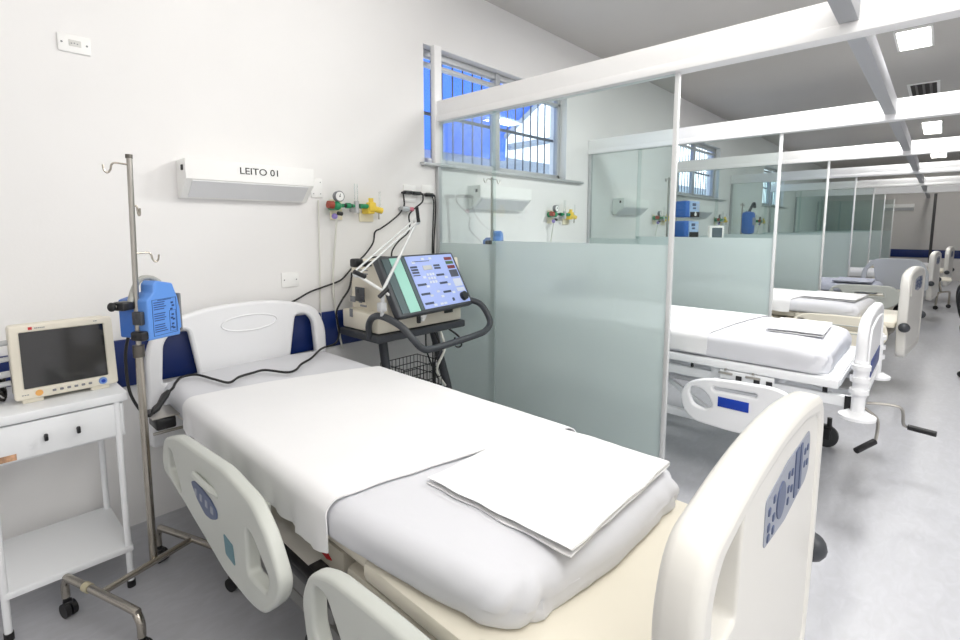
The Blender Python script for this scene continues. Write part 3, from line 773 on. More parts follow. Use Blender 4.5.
# infusion pump model
def pump(name, loc, rot, label, group):
    t = thing(name, label, 'infusion pump', loc, rot, group)
    # local: x along the label face, -y is the label face normal, z up; width .145, depth .135, height .215
    face = [(0, 0), (.142, -.004), (.142, .02), (.150, .022), (.147, .10), (.137, .150), (.118, .205), (.045, .222), (.032, .208), (.030, .178), (0, .150)]
    bm = plate(NB(), rounded(face, .006), [], .062, .006, T((0, .031, 0)) @ XZ)
    body = obj('body', bm, PUMPB, t)
    b = [(.0, .006), (.135, .006), (.132, .10), (.10, .17), (.0, .150)]
    bm = plate(NB(), rounded(b, .008), [], .075, .006, T((0, .0985, 0)) @ XZ)
    obj('rear_shell', bm, PUMPD, t)
    bm = NB()
    bx(bm, (.078, -.0008, .082), (.118, .0012, .145)); bx(bm, (.078, -.0012, .082), (.1165, .001, .1435))
    lab = obj('instruction_label', plate(NB(), [(.020, .012), (.128, .012), (.128, .150), (.020, .150)], [[(.0215, .0135), (.1265, .0135), (.1265, .1485), (.0215, .1485)]], .0012, .0, T((0, -.0004, 0)) @ XZ), INK, body)
    bm.free(); bm = NB(); random.seed(7)
    for k in range(14):
        z = .138 - .0085 * k; w = .058 * random.uniform(.75, 1)
        if k in (4, 9): continue
        bx(bm, (.027 + w / 2, -.0006, z), (w, .0012, .003))
    for (x, z) in ((.108, .13), (.112, .118), (.104, .105), (.109, .083), (.105, .070), (.113, .064), (.108, .046), (.104, .034), (.112, .030)):
        bx(bm, (x, -.0006, z), (.010, .0012, .007))
    bx(bm, (.075, -.0006, .1455), (.06, .0012, .002))
    obj('printed_text', bm, INK, body)
    obj('pictogram_box', plate(NB(), [(.094, .018), (.124, .018), (.124, .100), (.094, .100)], [[(.095, .019), (.123, .019), (.123, .099), (.095, .099)]], .0012, .0, T((0, -.0004, 0)) @ XZ), INK, body)
    bm = NB(); bx(bm, (.156, .045, .085), (.012, .075, .15), .004); kp = obj('keypad', bm, mat('keypad_grey', (126, 128, 132), .5), t)
    bm = NB()
    for j in range(6):
        for i in range(3): bx(bm, (.1632, .022 + .022 * i, .03 + .022 * j), (.003, .014, .013), .001)
    pieces('key', bm, BLKP, kp)
    # clamp side
    bm = NB(); bx(bm, (-.008, .035, .085), (.020, .04, .05), .004); bx(bm, (-.012, .03, .095), (.016, .022, .024), .002); obj('socket', bm, DGR, t)
    bm = NB(); bx(bm, (-.012, .030, .020), (.034, .055, .035), .008); obj('drip_sensor', bm, BLKP, t)
    bm = NB(); bx(bm, (-.028, .075, .134), (.050, .05, .032), .006); cl = obj('pole_clamp', bm, BLKP, t)
    bm = NB(); cyl(bm, (-.045, .08, .134), (-.060, .086, .134), .006); obj('clamp_screw', bm, STEEL, cl)
    bm = NB(); ball(bm, (-.064, .088, .134), .017, (.7, .9, 1)); obj('clamp_knob', bm, BLK, cl)
    bm = NB(); pts = [(.125, .07, .205), (.095, .075, .224), (.05, .075, .226), (.015, .07, .195), (-.015, .06, .145)]
    tube(bm, pts, .010, 10, sm=6)
    hd = obj('ribbed_hose', bm, mat('ribbed_grey_hose', (178, 178, 172), .5, bump=.6, bscale=200), t)
    return t
PUMP1 = pump('infusion_pump', (.487, -.655, 1.028), .51, 'blue infusion pump clamped to the IV stand beside the trolley', 'blue infusion pumps')

# ------------------------------------------------------------------ ventilator on cart
t = thing('ventilator', 'cream ventilator with lavender touch panel on grey wheeled cart', 'ventilator', (1.95, -.40, 0))
V = t
def vl(p): return (p[0] - 1.95, p[1] + .40, p[2])
bm = NB()
b2(bm, vl((1.62, -.50, .845)), vl((2.28, -.13, .955)), .01)
plate(bm, [(-.50, .95), (-.13, .95), (-.13, 1.25), (-.44, 1.25)], [], .62, .008, T((2.0 - 1.95, .40, 0)) @ YZ)
case = obj('case', bm, CREAM2, t)
bm = NB()
for (y, z, sy, sz) in ((-.22, 1.02, .05, .035), (-.30, 1.02, .03, .03), (-.23, .94, .03, .05), (-.33, .99, .06, .012), (-.33, 1.20, .10, .006), (-.33, 1.18, .10, .006)):
    bx(bm, vl((1.639 if z > .95 else 1.619, y, z)), (.006, sy, sz), .001)
pieces('side_socket', bm, MGR, case)
bm = NB(); bx(bm, vl((1.637, -.30, 1.055)), (.008, .09, .085), .002); bx(bm, vl((1.634, -.28, 1.075)), (.008, .025, .025), .002); bx(bm, vl((1.634, -.33, 1.04)), (.008, .03, .015), .002); obj('connector_block', bm, DGR, case)
bm = NB(); bx(bm, vl((2.16, -.505, .915)), (.07, .012, .022), .003); obj('front_latch', bm, BLKP, case)
# tilted control panel
pc = Vector((1.9465, -.56, 1.125)) - Vector((1.95, -.40, 0))
up = Vector((-.054, .485, .873)).normalized(); rt = Vector((.994, .111, 0)).normalized(); nn = rt.cross(up)
PM = Matrix(((rt.x, up.x, nn.x, pc.x), (rt.y, up.y, nn.y, pc.y), (rt.z, up.z, nn.z, pc.z), (0, 0, 0, 1)))
W2, H2 = .328, .186
bm = plate(NB(), rounded([(-W2, -H2), (W2, -H2), (W2, H2), (-W2, H2)], .014), [], .045, .008, PM @ T((0, 0, -.024)))
pan = obj('control_panel', bm, DGR, t)
KX = 1.12
def pb(bm, x0, y0, x1, y1, z0=-.002, z1=.002):
    t_ = NB(); b2(t_, (x0 * KX, y0, z0), (x1 * KX, y1, z1)); bmesh.ops.transform(t_, matrix=PM, verts=t_.verts); merge(bm, t_); return bm
obj('touch_panel', pb(NB(), -.105, -.165, .272, .172), TOUCH, pan)
obj('waveform_strip', pb(NB(), -.215, -.168, -.140, .168), TEAL, pan)
bm = NB(); pb(bm, -.268, -.165, -.222, .165); pb(bm, -.135, -.165, -.112, .168); pieces('side_bar', bm, mat('slate_green_panel', (74, 92, 96), .4), pan)
bm = NB()
for (x, y, w, hh) in ((-.07, .10, .05, .012), (-.07, .082, .05, .012), (-.07, .064, .05, .012), (-.07, .046, .05, .006), (.11, .10, .05, .012), (.11, .082, .05, .012), (.11, .035, .062, .013), (.11, -.02, .062, .013), (.11, -.08, .062, .013),
                      (-.06, -.015, .065, .013), (-.06, -.075, .065, .013), (-.06, -.135, .065, .013), (.135, -.135, .016, .02), (-.0, .135, .13, .003)):
    pb(bm, x - w / 2, y - hh / 2, x + w / 2, y + hh / 2, .002, .004)
pieces('key_bar', bm, KEYD, pan)
bm = NB()
for j in range(3):
    for i in range(3):
        if (i, j) != (1, 1) or True: pb(bm, .012 + .022 * i - .008, -.005 + .025 * j - .008, .012 + .022 * i + .008, -.005 + .025 * j + .008, .002, .004)
for (x, y) in ((-.06, .13), (.02, .15), (.08, .15), (-.02, -.03), (-.02, -.09), (-.02, -.15), (.15, -.035), (.16, -.09), (.04, -.07), (.06, -.105), (.03, -.15), (.06, -.15), (.15, .015), (-.02, .03)):
    pb(bm, x - .012, y - .007, x + .012, y + .007, .002, .0035)
pieces('key', bm, KEYW, pan)
obj('key_display', pb(NB(), -.002, .075, .068, .105, .002, .004), LGR, pan)
bm = NB(); pb(bm, .195, .130, .258, .150, .002, .004); pb(bm, .195, .070, .258, .092, .002, .004); pieces('alarm_key', bm, KRED, pan)
obj('green_key', pb(NB(), .195, .102, .258, .122, .002, .004), mat('dark_green_key', (70, 104, 74), .4), pan)
obj('grey_key', pb(NB(), .195, .012, .262, .060, .002, .004), mat('graphite_key', (84, 88, 100), .4), pan)
bm = NB(); pb(bm, .195, -.055, .262, -.002, .002, .004); pb(bm, .195, -.09, .262, -.065, .002, .004); pieces('pale_key', bm, KEYW, pan)
bm = NB(); t_ = NB(); cyl(t_, (.250, -.128, .0), (.250, -.128, .025), .029, .027, n=26); bmesh.ops.transform(t_, matrix=PM, verts=t_.verts); merge(bm, t_); obj('rotary_knob', bm, BLKP, pan)
# cart
bm = NB(); b2(bm, vl((1.60, -.52, .795)), vl((2.30, -.12, .84)), .01); obj('cart_shelf', bm, DGR, t)
for (x, dx) in ((1.73, -.05), (2.13, .10)):
    bm = NB(); tube(bm, [vl((x, -.38, .80)), vl((x + dx * .5 + .05, -.42, .38)), vl((x + dx + .05, -.44, .08))], .027, 12); obj('cart_leg', bm, DGR, t)
bm = NB()
for x in (1.75, 2.27): tube(bm, [vl((x, -.72, .10)), vl((x, -.44, .11)), vl((x, -.12, .10))], .025, 10)
tube(bm, [vl((1.75, -.44, .11)), vl((2.27, -.44, .11))], .022, 10)
obj('cart_base', bm, DGR, t)
for x in (1.75, 2.27):
    for y in (-.70, -.14): caster(t, x - 1.95, y + .40, .045, top=.10)
bm = NB()
hp = [(1.60, -.44, .82), (1.585, -.46, .90), (1.575, -.52, .955), (1.585, -.60, .965), (1.625, -.70, .92), (1.655, -.76, .855), (1.70, -.785, .80), (1.78, -.79, .787), (2.12, -.785, .805), (2.225, -.775, .822), (2.285, -.75, .86), (2.30, -.70, .92), (2.30, -.64, .965), (2.26, -.58, .985)]
tube(bm, [vl(p) for p in hp], .019, 14, sm=6); obj('handle_rail', bm, DGR, t)
# wire basket
bm = NB(); x0, x1, y0, y1, z0, z1 = 1.80, 2.10, -.50, -.26, .44, .60
for z in (z0, .5, .55, z1): tube(bm, [vl(p) for p in ((x0, y0, z), (x1, y0, z), (x1, y1, z), (x0, y1, z))], .003, 6, True)
for k in range(11):
    x = x0 + (x1 - x0) * k / 10; tube(bm, [vl((x, y0, z1)), vl((x, y0, z0)), vl((x, y1, z0)), vl((x, y1, z1))], .0022, 6)
for k in range(1, 8):
    y = y0 + (y1 - y0) * k / 8; tube(bm, [vl((x0, y, z1)), vl((x0, y, z0)), vl((x1, y, z0)), vl((x1, y, z1))], .0022, 6)
obj('wire_basket', bm, BLKP, t)
bm = NB(); tube(bm, [vl(p) for p in ((1.97, -.50, .80), (1.95, -.53, .70), (2.0, -.53, .58), (2.05, -.52, .50))], .005, 8, sm=5); tube(bm, [vl(p) for p in ((2.04, -.50, .80), (2.06, -.53, .70), (2.01, -.53, .60), (2.02, -.52, .48))], .005, 8, sm=5)
tube(bm, [vl(p) for p in ((2.16, -.50, .80), (2.22, -.54, .74), (2.24, -.54, .68), (2.20, -.53, .68), (2.19, -.53, .74))], .006, 8, sm=5)
pieces('hanging_cable', bm, BLK, t)
bm = NB(); tube(bm, [vl(p) for p in ((2.09, -.50, .80), (2.11, -.52, .68), (2.06, -.50, .55), (2.15, -.48, .42))], .008, 8, sm=5); obj('breathing_hose', bm, TUBEC, t)
# jointed support arm clamped on the handle rail
J0, J1, J2, J3, J4 = (1.575, -.60, .97), (1.585, -.60, 1.112), (1.829, -.60, 1.484), (1.419, -.60, 1.210), (1.842, -.60, .945)
bm = NB(); tube(bm, [vl(J0), vl(J1)], .011, 10); bx(bm, vl((1.575, -.60, 1.02)), (.04, .04, .05), .006); arm = obj('support_arm', bm, LGR, t)
bm = NB(); tube(bm, [vl(J1), vl(J2)], .009, 10); ball(bm, vl(J2), .022); obj('arm_section', bm, ALU, arm)
bm = NB(); tube(bm, [vl((J2[0] - .02, -.585, J2[2])), vl((J3[0], -.585, J3[2] + .012))], .0055, 8); tube(bm, [vl((J2[0] - .02, -.615, J2[2] - .01)), vl((J3[0], -.615, J3[2] - .005))], .0055, 8); ball(bm, vl(J3), .018); obj('arm_section', bm, ALU, arm)
bm = NB(); tube(bm, [vl(J3), vl(J4)], .008, 10); bx(bm, vl((1.835, -.60, .95)), (.06, .04, .035), .008, ry(.6)); bx(bm, vl((1.87, -.60, .93)), (.02, .03, .06), .006, ry(.6)); obj('arm_section', bm, WHT, arm)
bm = NB()
tube(bm, [vl((1.824, -.62, 1.478)), vl((1.812, -.62, 1.56))], .010, 10)
tube(bm, [vl((1.60, -.62, 1.118)), vl((1.545, -.62, 1.08))], .012, 10)
tube(bm, [vl((1.395, -.62, 1.225)), vl((1.46, -.62, 1.195))], .012, 10)
bx(bm, vl((1.815, -.62, .925)), (.02, .02, .05), .004)
pieces('lock_lever', bm, BLKP, arm)
bm = NB(); bx(bm, vl((1.60, -.33, 1.245)), (.06, .06, .05), .012); bx(bm, vl((1.70, -.33, 1.235)), (.12, .04, .03), .006); obj('rear_plug', bm, BLKP, t)

# ------------------------------------------------------------------ wall fittings
def headlamp(x, label, text=None, m=WHT):
    t = thing('headwall_lamp', label, 'wall lamp', (x, 0, 0), 0, 'bed head lamps')
    W = .66
    prof = [(0, 1.775), (0, 1.595), (-.035, 1.592), (-.135, 1.682), (-.135, 1.778)]
    bm = plate(NB(), prof, [], W, .003, T((W / 2 - .0, 0, 0)) @ YZ)
    c = obj('housing', bm, m, t)
    n = Vector((0, -.67, -.74)).normalized()
    Mx = Matrix(((1, 0, 0, W / 2), (0, -.743, n.y, -.085), (0, .669, n.z, 1.637), (0, 0, 0, 1)))
    obj('diffuser', plate(NB(), rounded([(-W / 2 + .03, -.055), (W / 2 - .03, -.055), (W / 2 - .03, .058), (-W / 2 + .03, .058)], .004), [], .006, .001, Mx @ T((0, 0, .001))), DIFF, c)
    obj('pull_switch', bx(NB(), (-.002, -.095, 1.735), (.008, .018, .026), .002), BLKP, c)
    if text:
        bm = text_mesh(NB(), text, .048, T((W / 2 + .025, -.1365, 1.735)) @ rx(PI / 2) @ Matrix.Diagonal((1.12, 1., 1, 1)))
        obj('lettering', bm, TXT, c)
    return t
L1 = headlamp(.80, 'white bed head lamp lettered LEITO 01 on the bare wall', 'LEITO 01')
L2 = headlamp(2.86, 'unlettered bed head lamp on the wall below the barred window')
dup(L2, (5.24, 0, 0), None, 'bed head lamp of the third bay, seen through two sheets of glass')
dup(L2, (7.6, 0, 0), None, 'bed head lamp of the fourth bay, faint behind the second partition')
dup(L2, (10.2, 0, 0), None, 'bed head lamp of the fifth bay, faint and small')
L7 = dup(L2, (X1, -1.52, .32), -PI / 2, 'grey bed head lamp on the far end wall', skip=('lettering',))

def wall_plate(x, z, w, h, label, kind, group=None):
    t = thing('wall_plate' if kind != 'outlet' else 'power_outlet', label, 'wall plate' if kind != 'outlet' else 'outlet', (x, 0, z), 0, group)
    obj('cover', bx(NB(), (0, -.005, 0), (w, .010, h), .004), WHT, t)
    bm = NB()
    if kind == 'outlet':
        obj('socket_insert', bx(NB(), (.002, -.0105, .002), (.042, .003, .026), .002), mat('grey_white_socket', (214, 214, 210), .5), t)
        for dx in (-.010, 0, .010): cyl(bm, (dx, -.0115, .002 - abs(dx) * .2), (dx, -.0128, .002 - abs(dx) * .2), .0026, n=8)
        for dx in (-w * .38, w * .38): cyl(bm, (dx, -.0095, 0), (dx, -.0115, 0), .004, n=8)
    elif kind == 'blank':
        for dx in (-w * .35, w * .35): cyl(bm, (dx, -.0095, 0), (dx, -.0115, 0), .004, n=8)
    else:
        for dx in (-w * .3, w * .3):
            for dz in (-h * .3, h * .3): cyl(bm, (dx, -.0095, dz), (dx, -.0115, dz), .003, n=8)
    pieces('screw', bm, MGR, t)
    return t
wall_plate(.442, 2.228, .112, .074, 'white power outlet high on the wall above the monitor', 'outlet')
wall_plate(1.357, 1.143, .105, .085, 'white blank plate low on the wall above the headboard', 'blank')
wall_plate(1.547, 1.684, .075, .115, 'small white switch plate beside the lettered lamp', 'sw')
wall_plate(2.262, 1.686, .112, .12, 'white power outlet with two black plugs, above the grey valve', 'outlet', 'wall outlets')
wall_plate(2.428, 1.690, .10, .13, 'white power outlet beside the glass partition holding a single black plug', 'outlet', 'wall outlets')
# screws/marks
# oxygen regulator & flowmeter
def regulator(x, label):
    t = thing('oxygen_regulator', label, 'gas regulator', (x, 0, 1.56), 0, 'gas regulators')
    obj('backplate', b2(NB(), (.02, -.016, -.065), (.10, 0, .06), .004), IVORY, t)
    bm = NB(); cyl(bm, (.02, -.016, .018), (.02, -.09, .018), .026, n=20); ball(bm, (.02, -.09, .018), .027); cyl(bm, (.02, -.07, .018), (.075, -.07, .022), .012)
    g = obj('regulator_body', bm, GREEN, t)
    bm = NB(); cyl(bm, (-.005, -.085, .022), (-.04, -.085, .025), .024, .022, n=20); obj('pressure_cap', bm, BRICK, g)
    bm = NB(); cyl(bm, (.03, -.075, .075), (.03, -.105, .075), .031, n=28); disc_ring(bm, (.03, -.105, .075), (0, 1, 0), .030, .003, 28); cyl(bm, (.025, -.07, .03), (.028, -.08, .06), .008)
    ga = obj('gauge', bm, MGR, t)
    bm = NB(); cyl(bm, (.03, -.104, .075), (.03, -.1075, .075), .027, n=28); obj('dial', bm, WHT, ga)
    bm = NB(); bx(bm, (.030, -.109, .080), (.003, .001, .022), rot=ry(.5)); cyl(bm, (.03, -.107, .075), (.03, -.110, .075), .004, n=10); obj('needle', bm, BLKP, ga)
    bm = NB(); ball(bm, (.003, -.085, -.045), .018); obj('outlet_knob', bm, PURP, t)
    bm = NB(); cyl(bm, (.025, -.085, -.026), (.055, -.085, -.03), .012, n=14); obj('black_nut', bm, BLKP, t)
    bm = NB(); cyl(bm, (.075, -.07, .022), (.135, -.07, .022), .0115, n=16); obj('black_coupling', bm, BLKP, t)
    bm = NB(); tube(bm, [(.02, -.08, -.05), (.022, -.06, -.15), (.010, -.03, -.45), (.030, -.03, -.70), (.05, -.05, -.88)], .0065, 8, sm=6); obj('hose', bm, TUBEC, t)
    return t
def flowmeter(x, label):
    t = thing('gas_flowmeter', label, 'flowmeter', (x, 0, 1.56), 0, 'gas flowmeters')
    obj('backplate', b2(NB(), (.005, -.016, -.075), (.11, 0, -.02), .004), IVORY, t)
    bm = NB(); cyl(bm, (-.13, -.07, .022), (-.10, -.07, .022), .017, n=16); cyl(bm, (-.10, -.07, .022), (-.07, -.07, .022), .010); cyl(bm, (-.03, -.07, .022), (.03, -.07, .022), .015, n=16); pieces('green_fitting', bm, GREEN, t)
    bm = NB(); cyl(bm, (-.055, -.07, -.02), (-.055, -.07, .052), .016, n=16); bx(bm, (-.055, -.04, .0), (.03, .06, .03), .004); obj('valve_block', bm, GALU, t)
    bm = NB(); cyl(bm, (-.055, -.07, .052), (-.055, -.07, .16), .011, n=16); obj('acrylic_tube', bm, ACRYL, t)
    bm = NB(); cyl(bm, (.125, -.07, -.03), (.125, -.07, .12), .006, n=12); obj('slim_tube', bm, ACRYL, t)
    bm = NB(); bx(bm, (.055, -.07, .02), (.055, .05, .06), .012); cyl(bm, (.055, -.07, .05), (.055, -.07, .075), .016); cyl(bm, (.08, -.07, .008), (.135, -.075, -.004), .020, n=18); bx(bm, (.05, -.045, -.0), (.05, .08, .05), .006); obj('yellow_valve', bm, YELL, t)
    bm = NB(); cyl(bm, (.11, -.075, -.02), (.11, -.075, -.06), .006); obj('outlet_nipple', bm, STEEL, t)
    return t
RG = regulator(1.612, 'green oxygen regulator with white gauge and red cap, beside the lettered lamp')
FM = flowmeter(1.835, 'yellow and green gas flowmeter between the white gauge and the plugs')
dup(RG, (3.93, 0, 1.55), None, 'oxygen regulator seen through glass under the barred window')
dup(FM, (4.20, 0, 1.55), None, 'yellow gas flowmeter seen through glass under the barred window')
dup(RG, (6.30, 0, 1.55), None, 'oxygen regulator of the third bay seen at the first post')
dup(FM, (6.58, 0, 1.55), None, 'gas flowmeter of the third bay seen at the first post')
dup(RG, (8.70, 0, 1.55), None, 'small oxygen regulator of the fourth bay behind the second partition')
dup(FM, (9.0, 0, 1.55), None, 'small gas flowmeter of the fourth bay behind the second partition')
dup(RG, (11.2, 0, 1.55), None, 'tiny oxygen regulator of the fifth bay behind the third partition')
dup(FM, (11.5, 0, 1.55), None, 'tiny gas flowmeter of the fifth bay behind the third partition')
t = thing('suction_valve', 'small grey valve with pink dial below the black plugs', 'valve', (2.20, 0, 1.575))
obj('body', bx(NB(), (-.005, -.03, 0), (.07, .055, .035), .012), mat('silver_grey_valve', (178, 182, 186), .4, .4), t)
bm = NB(); cyl(bm, (.032, -.035, .0), (.06, -.05, .0), .014, n=16); obj('dial', bm, mat('pink_dial', (206, 120, 136), .5), t)
# plugs and cords
def cord(name, pts, r, label, m=BLK, cat='cable'):
    return tag(obj(name, tube(NB(), pts, r, 8, sm=6), m), label, cat)
def plug(x, z, dirx, label):
    t = thing('power_plug', label, 'plug', (x, -.01, z), 0, 'black power plugs')
    bm = NB(); bx(bm, (0, -.022, 0), (.07, .038, .026), .009); obj('plug_body', bm, BLKP, t)
    bm = NB(); tube(bm, [(.03 * dirx, -.022, 0), (.055 * dirx, -.024, -.004)], [.011, .007], 10); obj('strain_relief', bm, BLK, t)
    return t
plug(2.225, 1.690, -1, 'black plug above the grey valve, feeding the cable along the wall')
plug(2.305, 1.688, 1, 'black plug in the middle of three, above the pink dial')
plug(2.420, 1.683, 1, 'black plug in the outlet beside the glass partition')
cord('power_cable', [(2.18, -.035, 1.685), (2.185, -.04, 1.60), (2.14, -.04, 1.54), (2.068, -.03, 1.484), (1.99, -.03, 1.44), (1.944, -.03, 1.417), (1.926, -.03, 1.345), (1.86, -.03, 1.27), (1.799, -.03, 1.225), (1.735, -.03, 1.165), (1.672, -.03, 1.115), (1.56, -.03, 1.085), (1.466, -.03, 1.062), (1.38, -.03, 1.025), (1.32, -.03, 1.0), (1.25, -.025, .93)], .0055, 'black cable running down the wall from a plug to the headboard')
cord('power_cable', [(2.36, -.035, 1.684), (2.35, -.04, 1.63), (2.27, -.04, 1.575), (2.222, -.045, 1.53), (2.228, -.045, 1.46), (2.205, -.05, 1.41), (2.12, -.05, 1.35), (2.06, -.06, 1.29), (2.02, -.10, 1.24), (1.98, -.12, 1.252), (1.80, -.20, 1.262), (1.70, -.30, 1.245), (1.66, -.33, 1.24)], .0055, 'black cable curving from the second plug to the top of the ventilator')
cord('power_cable', [(2.475, -.035, 1.675), (2.468, -.05, 1.60), (2.462, -.05, 1.50), (2.452, -.05, 1.38), (2.446, -.05, 1.26), (2.44, -.06, 1.0), (2.42, -.08, .5), (2.40, -.10, .03), (2.33, -.14, .008)], .0055, 'black cable hanging straight down beside the glass partition, closer to the glass')
cord('power_cable', [(2.450, -.035, 1.675), (2.455, -.045, 1.62), (2.448, -.045, 1.50), (2.440, -.045, 1.38), (2.436, -.045, 1.26), (2.425, -.06, 1.0), (2.40, -.08, .5), (2.38, -.10, .03), (2.30, -.12, .008)], .0055, 'black cable hanging straight down beside the glass partition, closer to the ventilator')
# cord lying over the foreground bed
t = thing('pump_cable', 'long black cable lying across the head of the large bed to the pump', 'cable', (0, 0, 0))
pts = [(1.575, -.32, 1.19), (1.56, -.31, 1.10), (1.52, -.29, 1.03), (1.508, -.25, .96), (1.53, -.22, .90), (1.55, -.20, .82), (1.525, -.20, .765), (1.44, -.22, .758), (1.38, -.27, .760), (1.26, -.40, .762), (1.17, -.47, .763), (1.10, -.55, .764), (1.05, -.555, .764), (1.0, -.44, .763), (.94, -.44, .762), (.87, -.46, .762), (.81, -.505, .760), (.785, -.40, .758), (.755, -.26, .757), (.70, -.235, .753), (.655, -.30, .750), (.625, -.375, .752), (.600, -.40, .745)]
obj('cable', tube(NB(), pts, .0058, 8, sm=6), BLK, t)
bm = NB(); tube(bm, [(.600, -.40, .748), (.583, -.415, .737), (.555, -.44, .712), (.535, -.46, .702), (.520, -.475, .694)], [.010, .0155, .012, .0155, .009], 10); obj('inline_connector', bm, BLKP, t)
pts = [(.522, -.474, .697), (.502, -.49, .69), (.473, -.50, .725), (.445, -.50, .80), (.438, -.50, .885), (.441, -.50, .97), (.452, -.52, 1.04)]
obj('cable', tube(NB(), pts, .0058, 8, sm=6), BLK, t)
# wall hoses
tag(obj('wall_tube', tube(NB(), [(1.55, -.015, 1.61), (1.545, -.018, 1.3), (1.538, -.018, .95), (1.54, -.02, .6)], .0045, 8, sm=6), TUBEC), 'thin white tube hanging down the wall beside the lettered lamp', 'tube')

# ------------------------------------------------------------------ equipment in the further bays
def simple_stand(x, y, top, label):
    t = thing('iv_stand', label, 'IV stand', (x, y, 0), 0, 'IV stands of the further bays')
    obj('pole', tube(NB(), [(0, 0, .15), (0, 0, top)], .010, 10), STEEL, t)
    for s in (-1, 1):
        for dy in (0,):
            obj('hook', tube(NB(), [(0, 0, top - .02), (s * .05, 0, top - .015), (s * .06, 0, top - .03), (s * .075, 0, top - .045), (s * .09, 0, top - .03), (s * .092, 0, top - .015)], .0035, 8, sm=4), STEEL, t)
    bm = NB()
    for k in range(4):
        a = PI / 4 + k * PI / 2; tube(bm, [(0, 0, .15), (.22 * math.cos(a), .22 * math.sin(a), .09)], .012, 8)
    obj('base_leg', bm, DSTEEL, t)
    for k in range(4):
        a = PI / 4 + k * PI / 2; x_, y_ = .22 * math.cos(a), .22 * math.sin(a)
        bm = NB(); cyl(bm, (x_ - .015, y_, .028), (x_ + .015, y_, .028), .028, n=18); cyl(bm, (x_, y_, .03), (x_, y_, .09), .01); obj('caster', bm, BLK, t)
    return t
simple_stand(2.81, -.30, 1.82, 'IV stand of the second bay, seen through clear glass in front of the unlettered lamp')
dup(PUMP1, (2.86, -.34, 1.20), .51, 'blue infusion pump half hidden by frosted glass below the unlettered lamp')
simple_stand(5.05, -.72, 1.95, 'IV stand carrying two stacked pumps in the third bay')
def stack_pump(x, y, z, label):
    t = thing('infusion_pump', label, 'infusion pump', (x, y, z), -.35, 'stacked infusion pumps')
    obj('body', bx(NB(), (0, 0, .085), (.15, .15, .165), .02), PUMPD, t)
    fp = obj('front_panel', bx(NB(), (.045, -.078, .085), (.135, .02, .155), .008), mat('pale_blue_panel', (168, 196, 232), .4), t)
    bm = NB(); bx(bm, (.03, -.0885, .128), (.05, .003, .028)); bx(bm, (.035, -.0885, .092), (.04, .003, .018)); pieces('display', bm, CTLD, fp)
    bm = NB(); bx(bm, (.045, -.088, .030), (.13, .006, .052), .004); d = obj('door', bm, BLKP, fp)
    bm = NB(); cyl(bm, (.05, -.091, .03), (.05, -.094, .03), .016, n=16); bx(bm, (.05, -.0925, .05), (.015, .002, .02)); obj('door_mark', bm, WHT, d)
    bm = NB()
    for j in range(3):
        for i in range(2): bx(bm, (.075 + .018 * i, -.0885, .085 + .022 * j), (.012, .003, .010), .001)
    pieces('key', bm, LGR, fp)
    return t
SP = stack_pump(5.13, -.86, 1.545, 'upper blue pump of the stacked pair behind the second partition')
dup(SP, (5.13, -.86, 1.345), None, 'lower blue pump of the stacked pair behind the second partition')
t = thing('bedside_monitor', 'white framed monitor on a shelf in the third bay', 'monitor', (6.74, -.664, 1.281), -.5)
obj('case', plate(NB(), rounded([(-.112, 0), (.112, 0), (.112, .185), (-.112, .185)], .012), [], .04, .006, XZ), WHT, t)
obj('screen', plate(NB(), rounded([(-.08, .03), (.08, .03), (.08, .160), (-.08, .160)], .004), [], .004, .0005, T((0, -.021, 0)) @ XZ), mat('grey_lcd', (92, 104, 112), .2), t)
bm = NB(); cyl(bm, (0, .03, -.345), (0, .03, .05), .02); bx(bm, (0, .03, -.345), (.25, .25, .03), .01); obj('stand', bm, LGR, t)
t = thing('monitor_table', 'pale side table under the third bay monitor', 'table', (6.74, -.66, 0))
obj('tabletop', b2(NB(), (-.25, -.22, .895), (.25, .22, .925), .005), WST, t)
for x in (-.22, .22):
    for y in (-.18, .18): obj('leg', tube(NB(), [(x, y, 0), (x, y, .895)], .015, 8), WST, t)
simple_stand(7.3, -.81, 1.77, 'IV stand of the fourth bay carrying a tall blue pump')
t = thing('infusion_pump', 'tall blue pump on the fourth bay IV stand, behind second partition', 'infusion pump', (7.3, -.89, 1.345), -.3)
bm = NB(); bx(bm, (0, 0, .16), (.16, .12, .30), .04); obj('body', bm, PUMPD, t)
bm = NB(); tube(bm, [(0, 0, .30), (.03, -.02, .38), (.06, -.03, .42), (.08, -.03, .36)], .018, 8, sm=4); obj('handle', bm, DGR, t)
bm = NB(); bx(bm, (.03, -.062, .18), (.07, .006, .10), .003); obj('front_panel', bm, CTLG, t)
# dark pole by the far wall
t = thing('curtain_post', 'dark upright pole in front of the far end wall', 'pole', (16.0, -2.63, 0))
obj('pole', tube(NB(), [(0, 0, 0), (0, 0, 2.24)], .028, 10), mat('dark_grey_pole', (74, 72, 72), .5, .4), t)
obj('foot_plate', b2(NB(), (-.09, -.09, 0), (.09, .09, .015)), DGR, t)
# overbed table beyond third bay
t = thing('overbed_table', 'overbed table with tubular legs on casters in the aisle', 'table', (11.95, -2.86, 0))
obj('tabletop', b2(NB(), (-.30, -.12, .52), (.30, .20, .55), .008), CREAM, t)
bm = NB(); tube(bm, [(-.15, .05, .06), (-.15, .04, .26), (-.12, .02, .30), (.15, -.10, .30), (.22, -.12, .26), (.22, -.12, .06)], .016, 8, sm=5); tube(bm, [(0, .0, .30), (0, .04, .52)], .018, 8)
obj('leg_frame', bm, DSTEEL, t)
for (x, y) in ((-.15, .05), (.22, -.12)): obj('caster', cyl(NB(), (x - .02, y, .035), (x + .02, y, .035), .035, n=16), BLK, t)
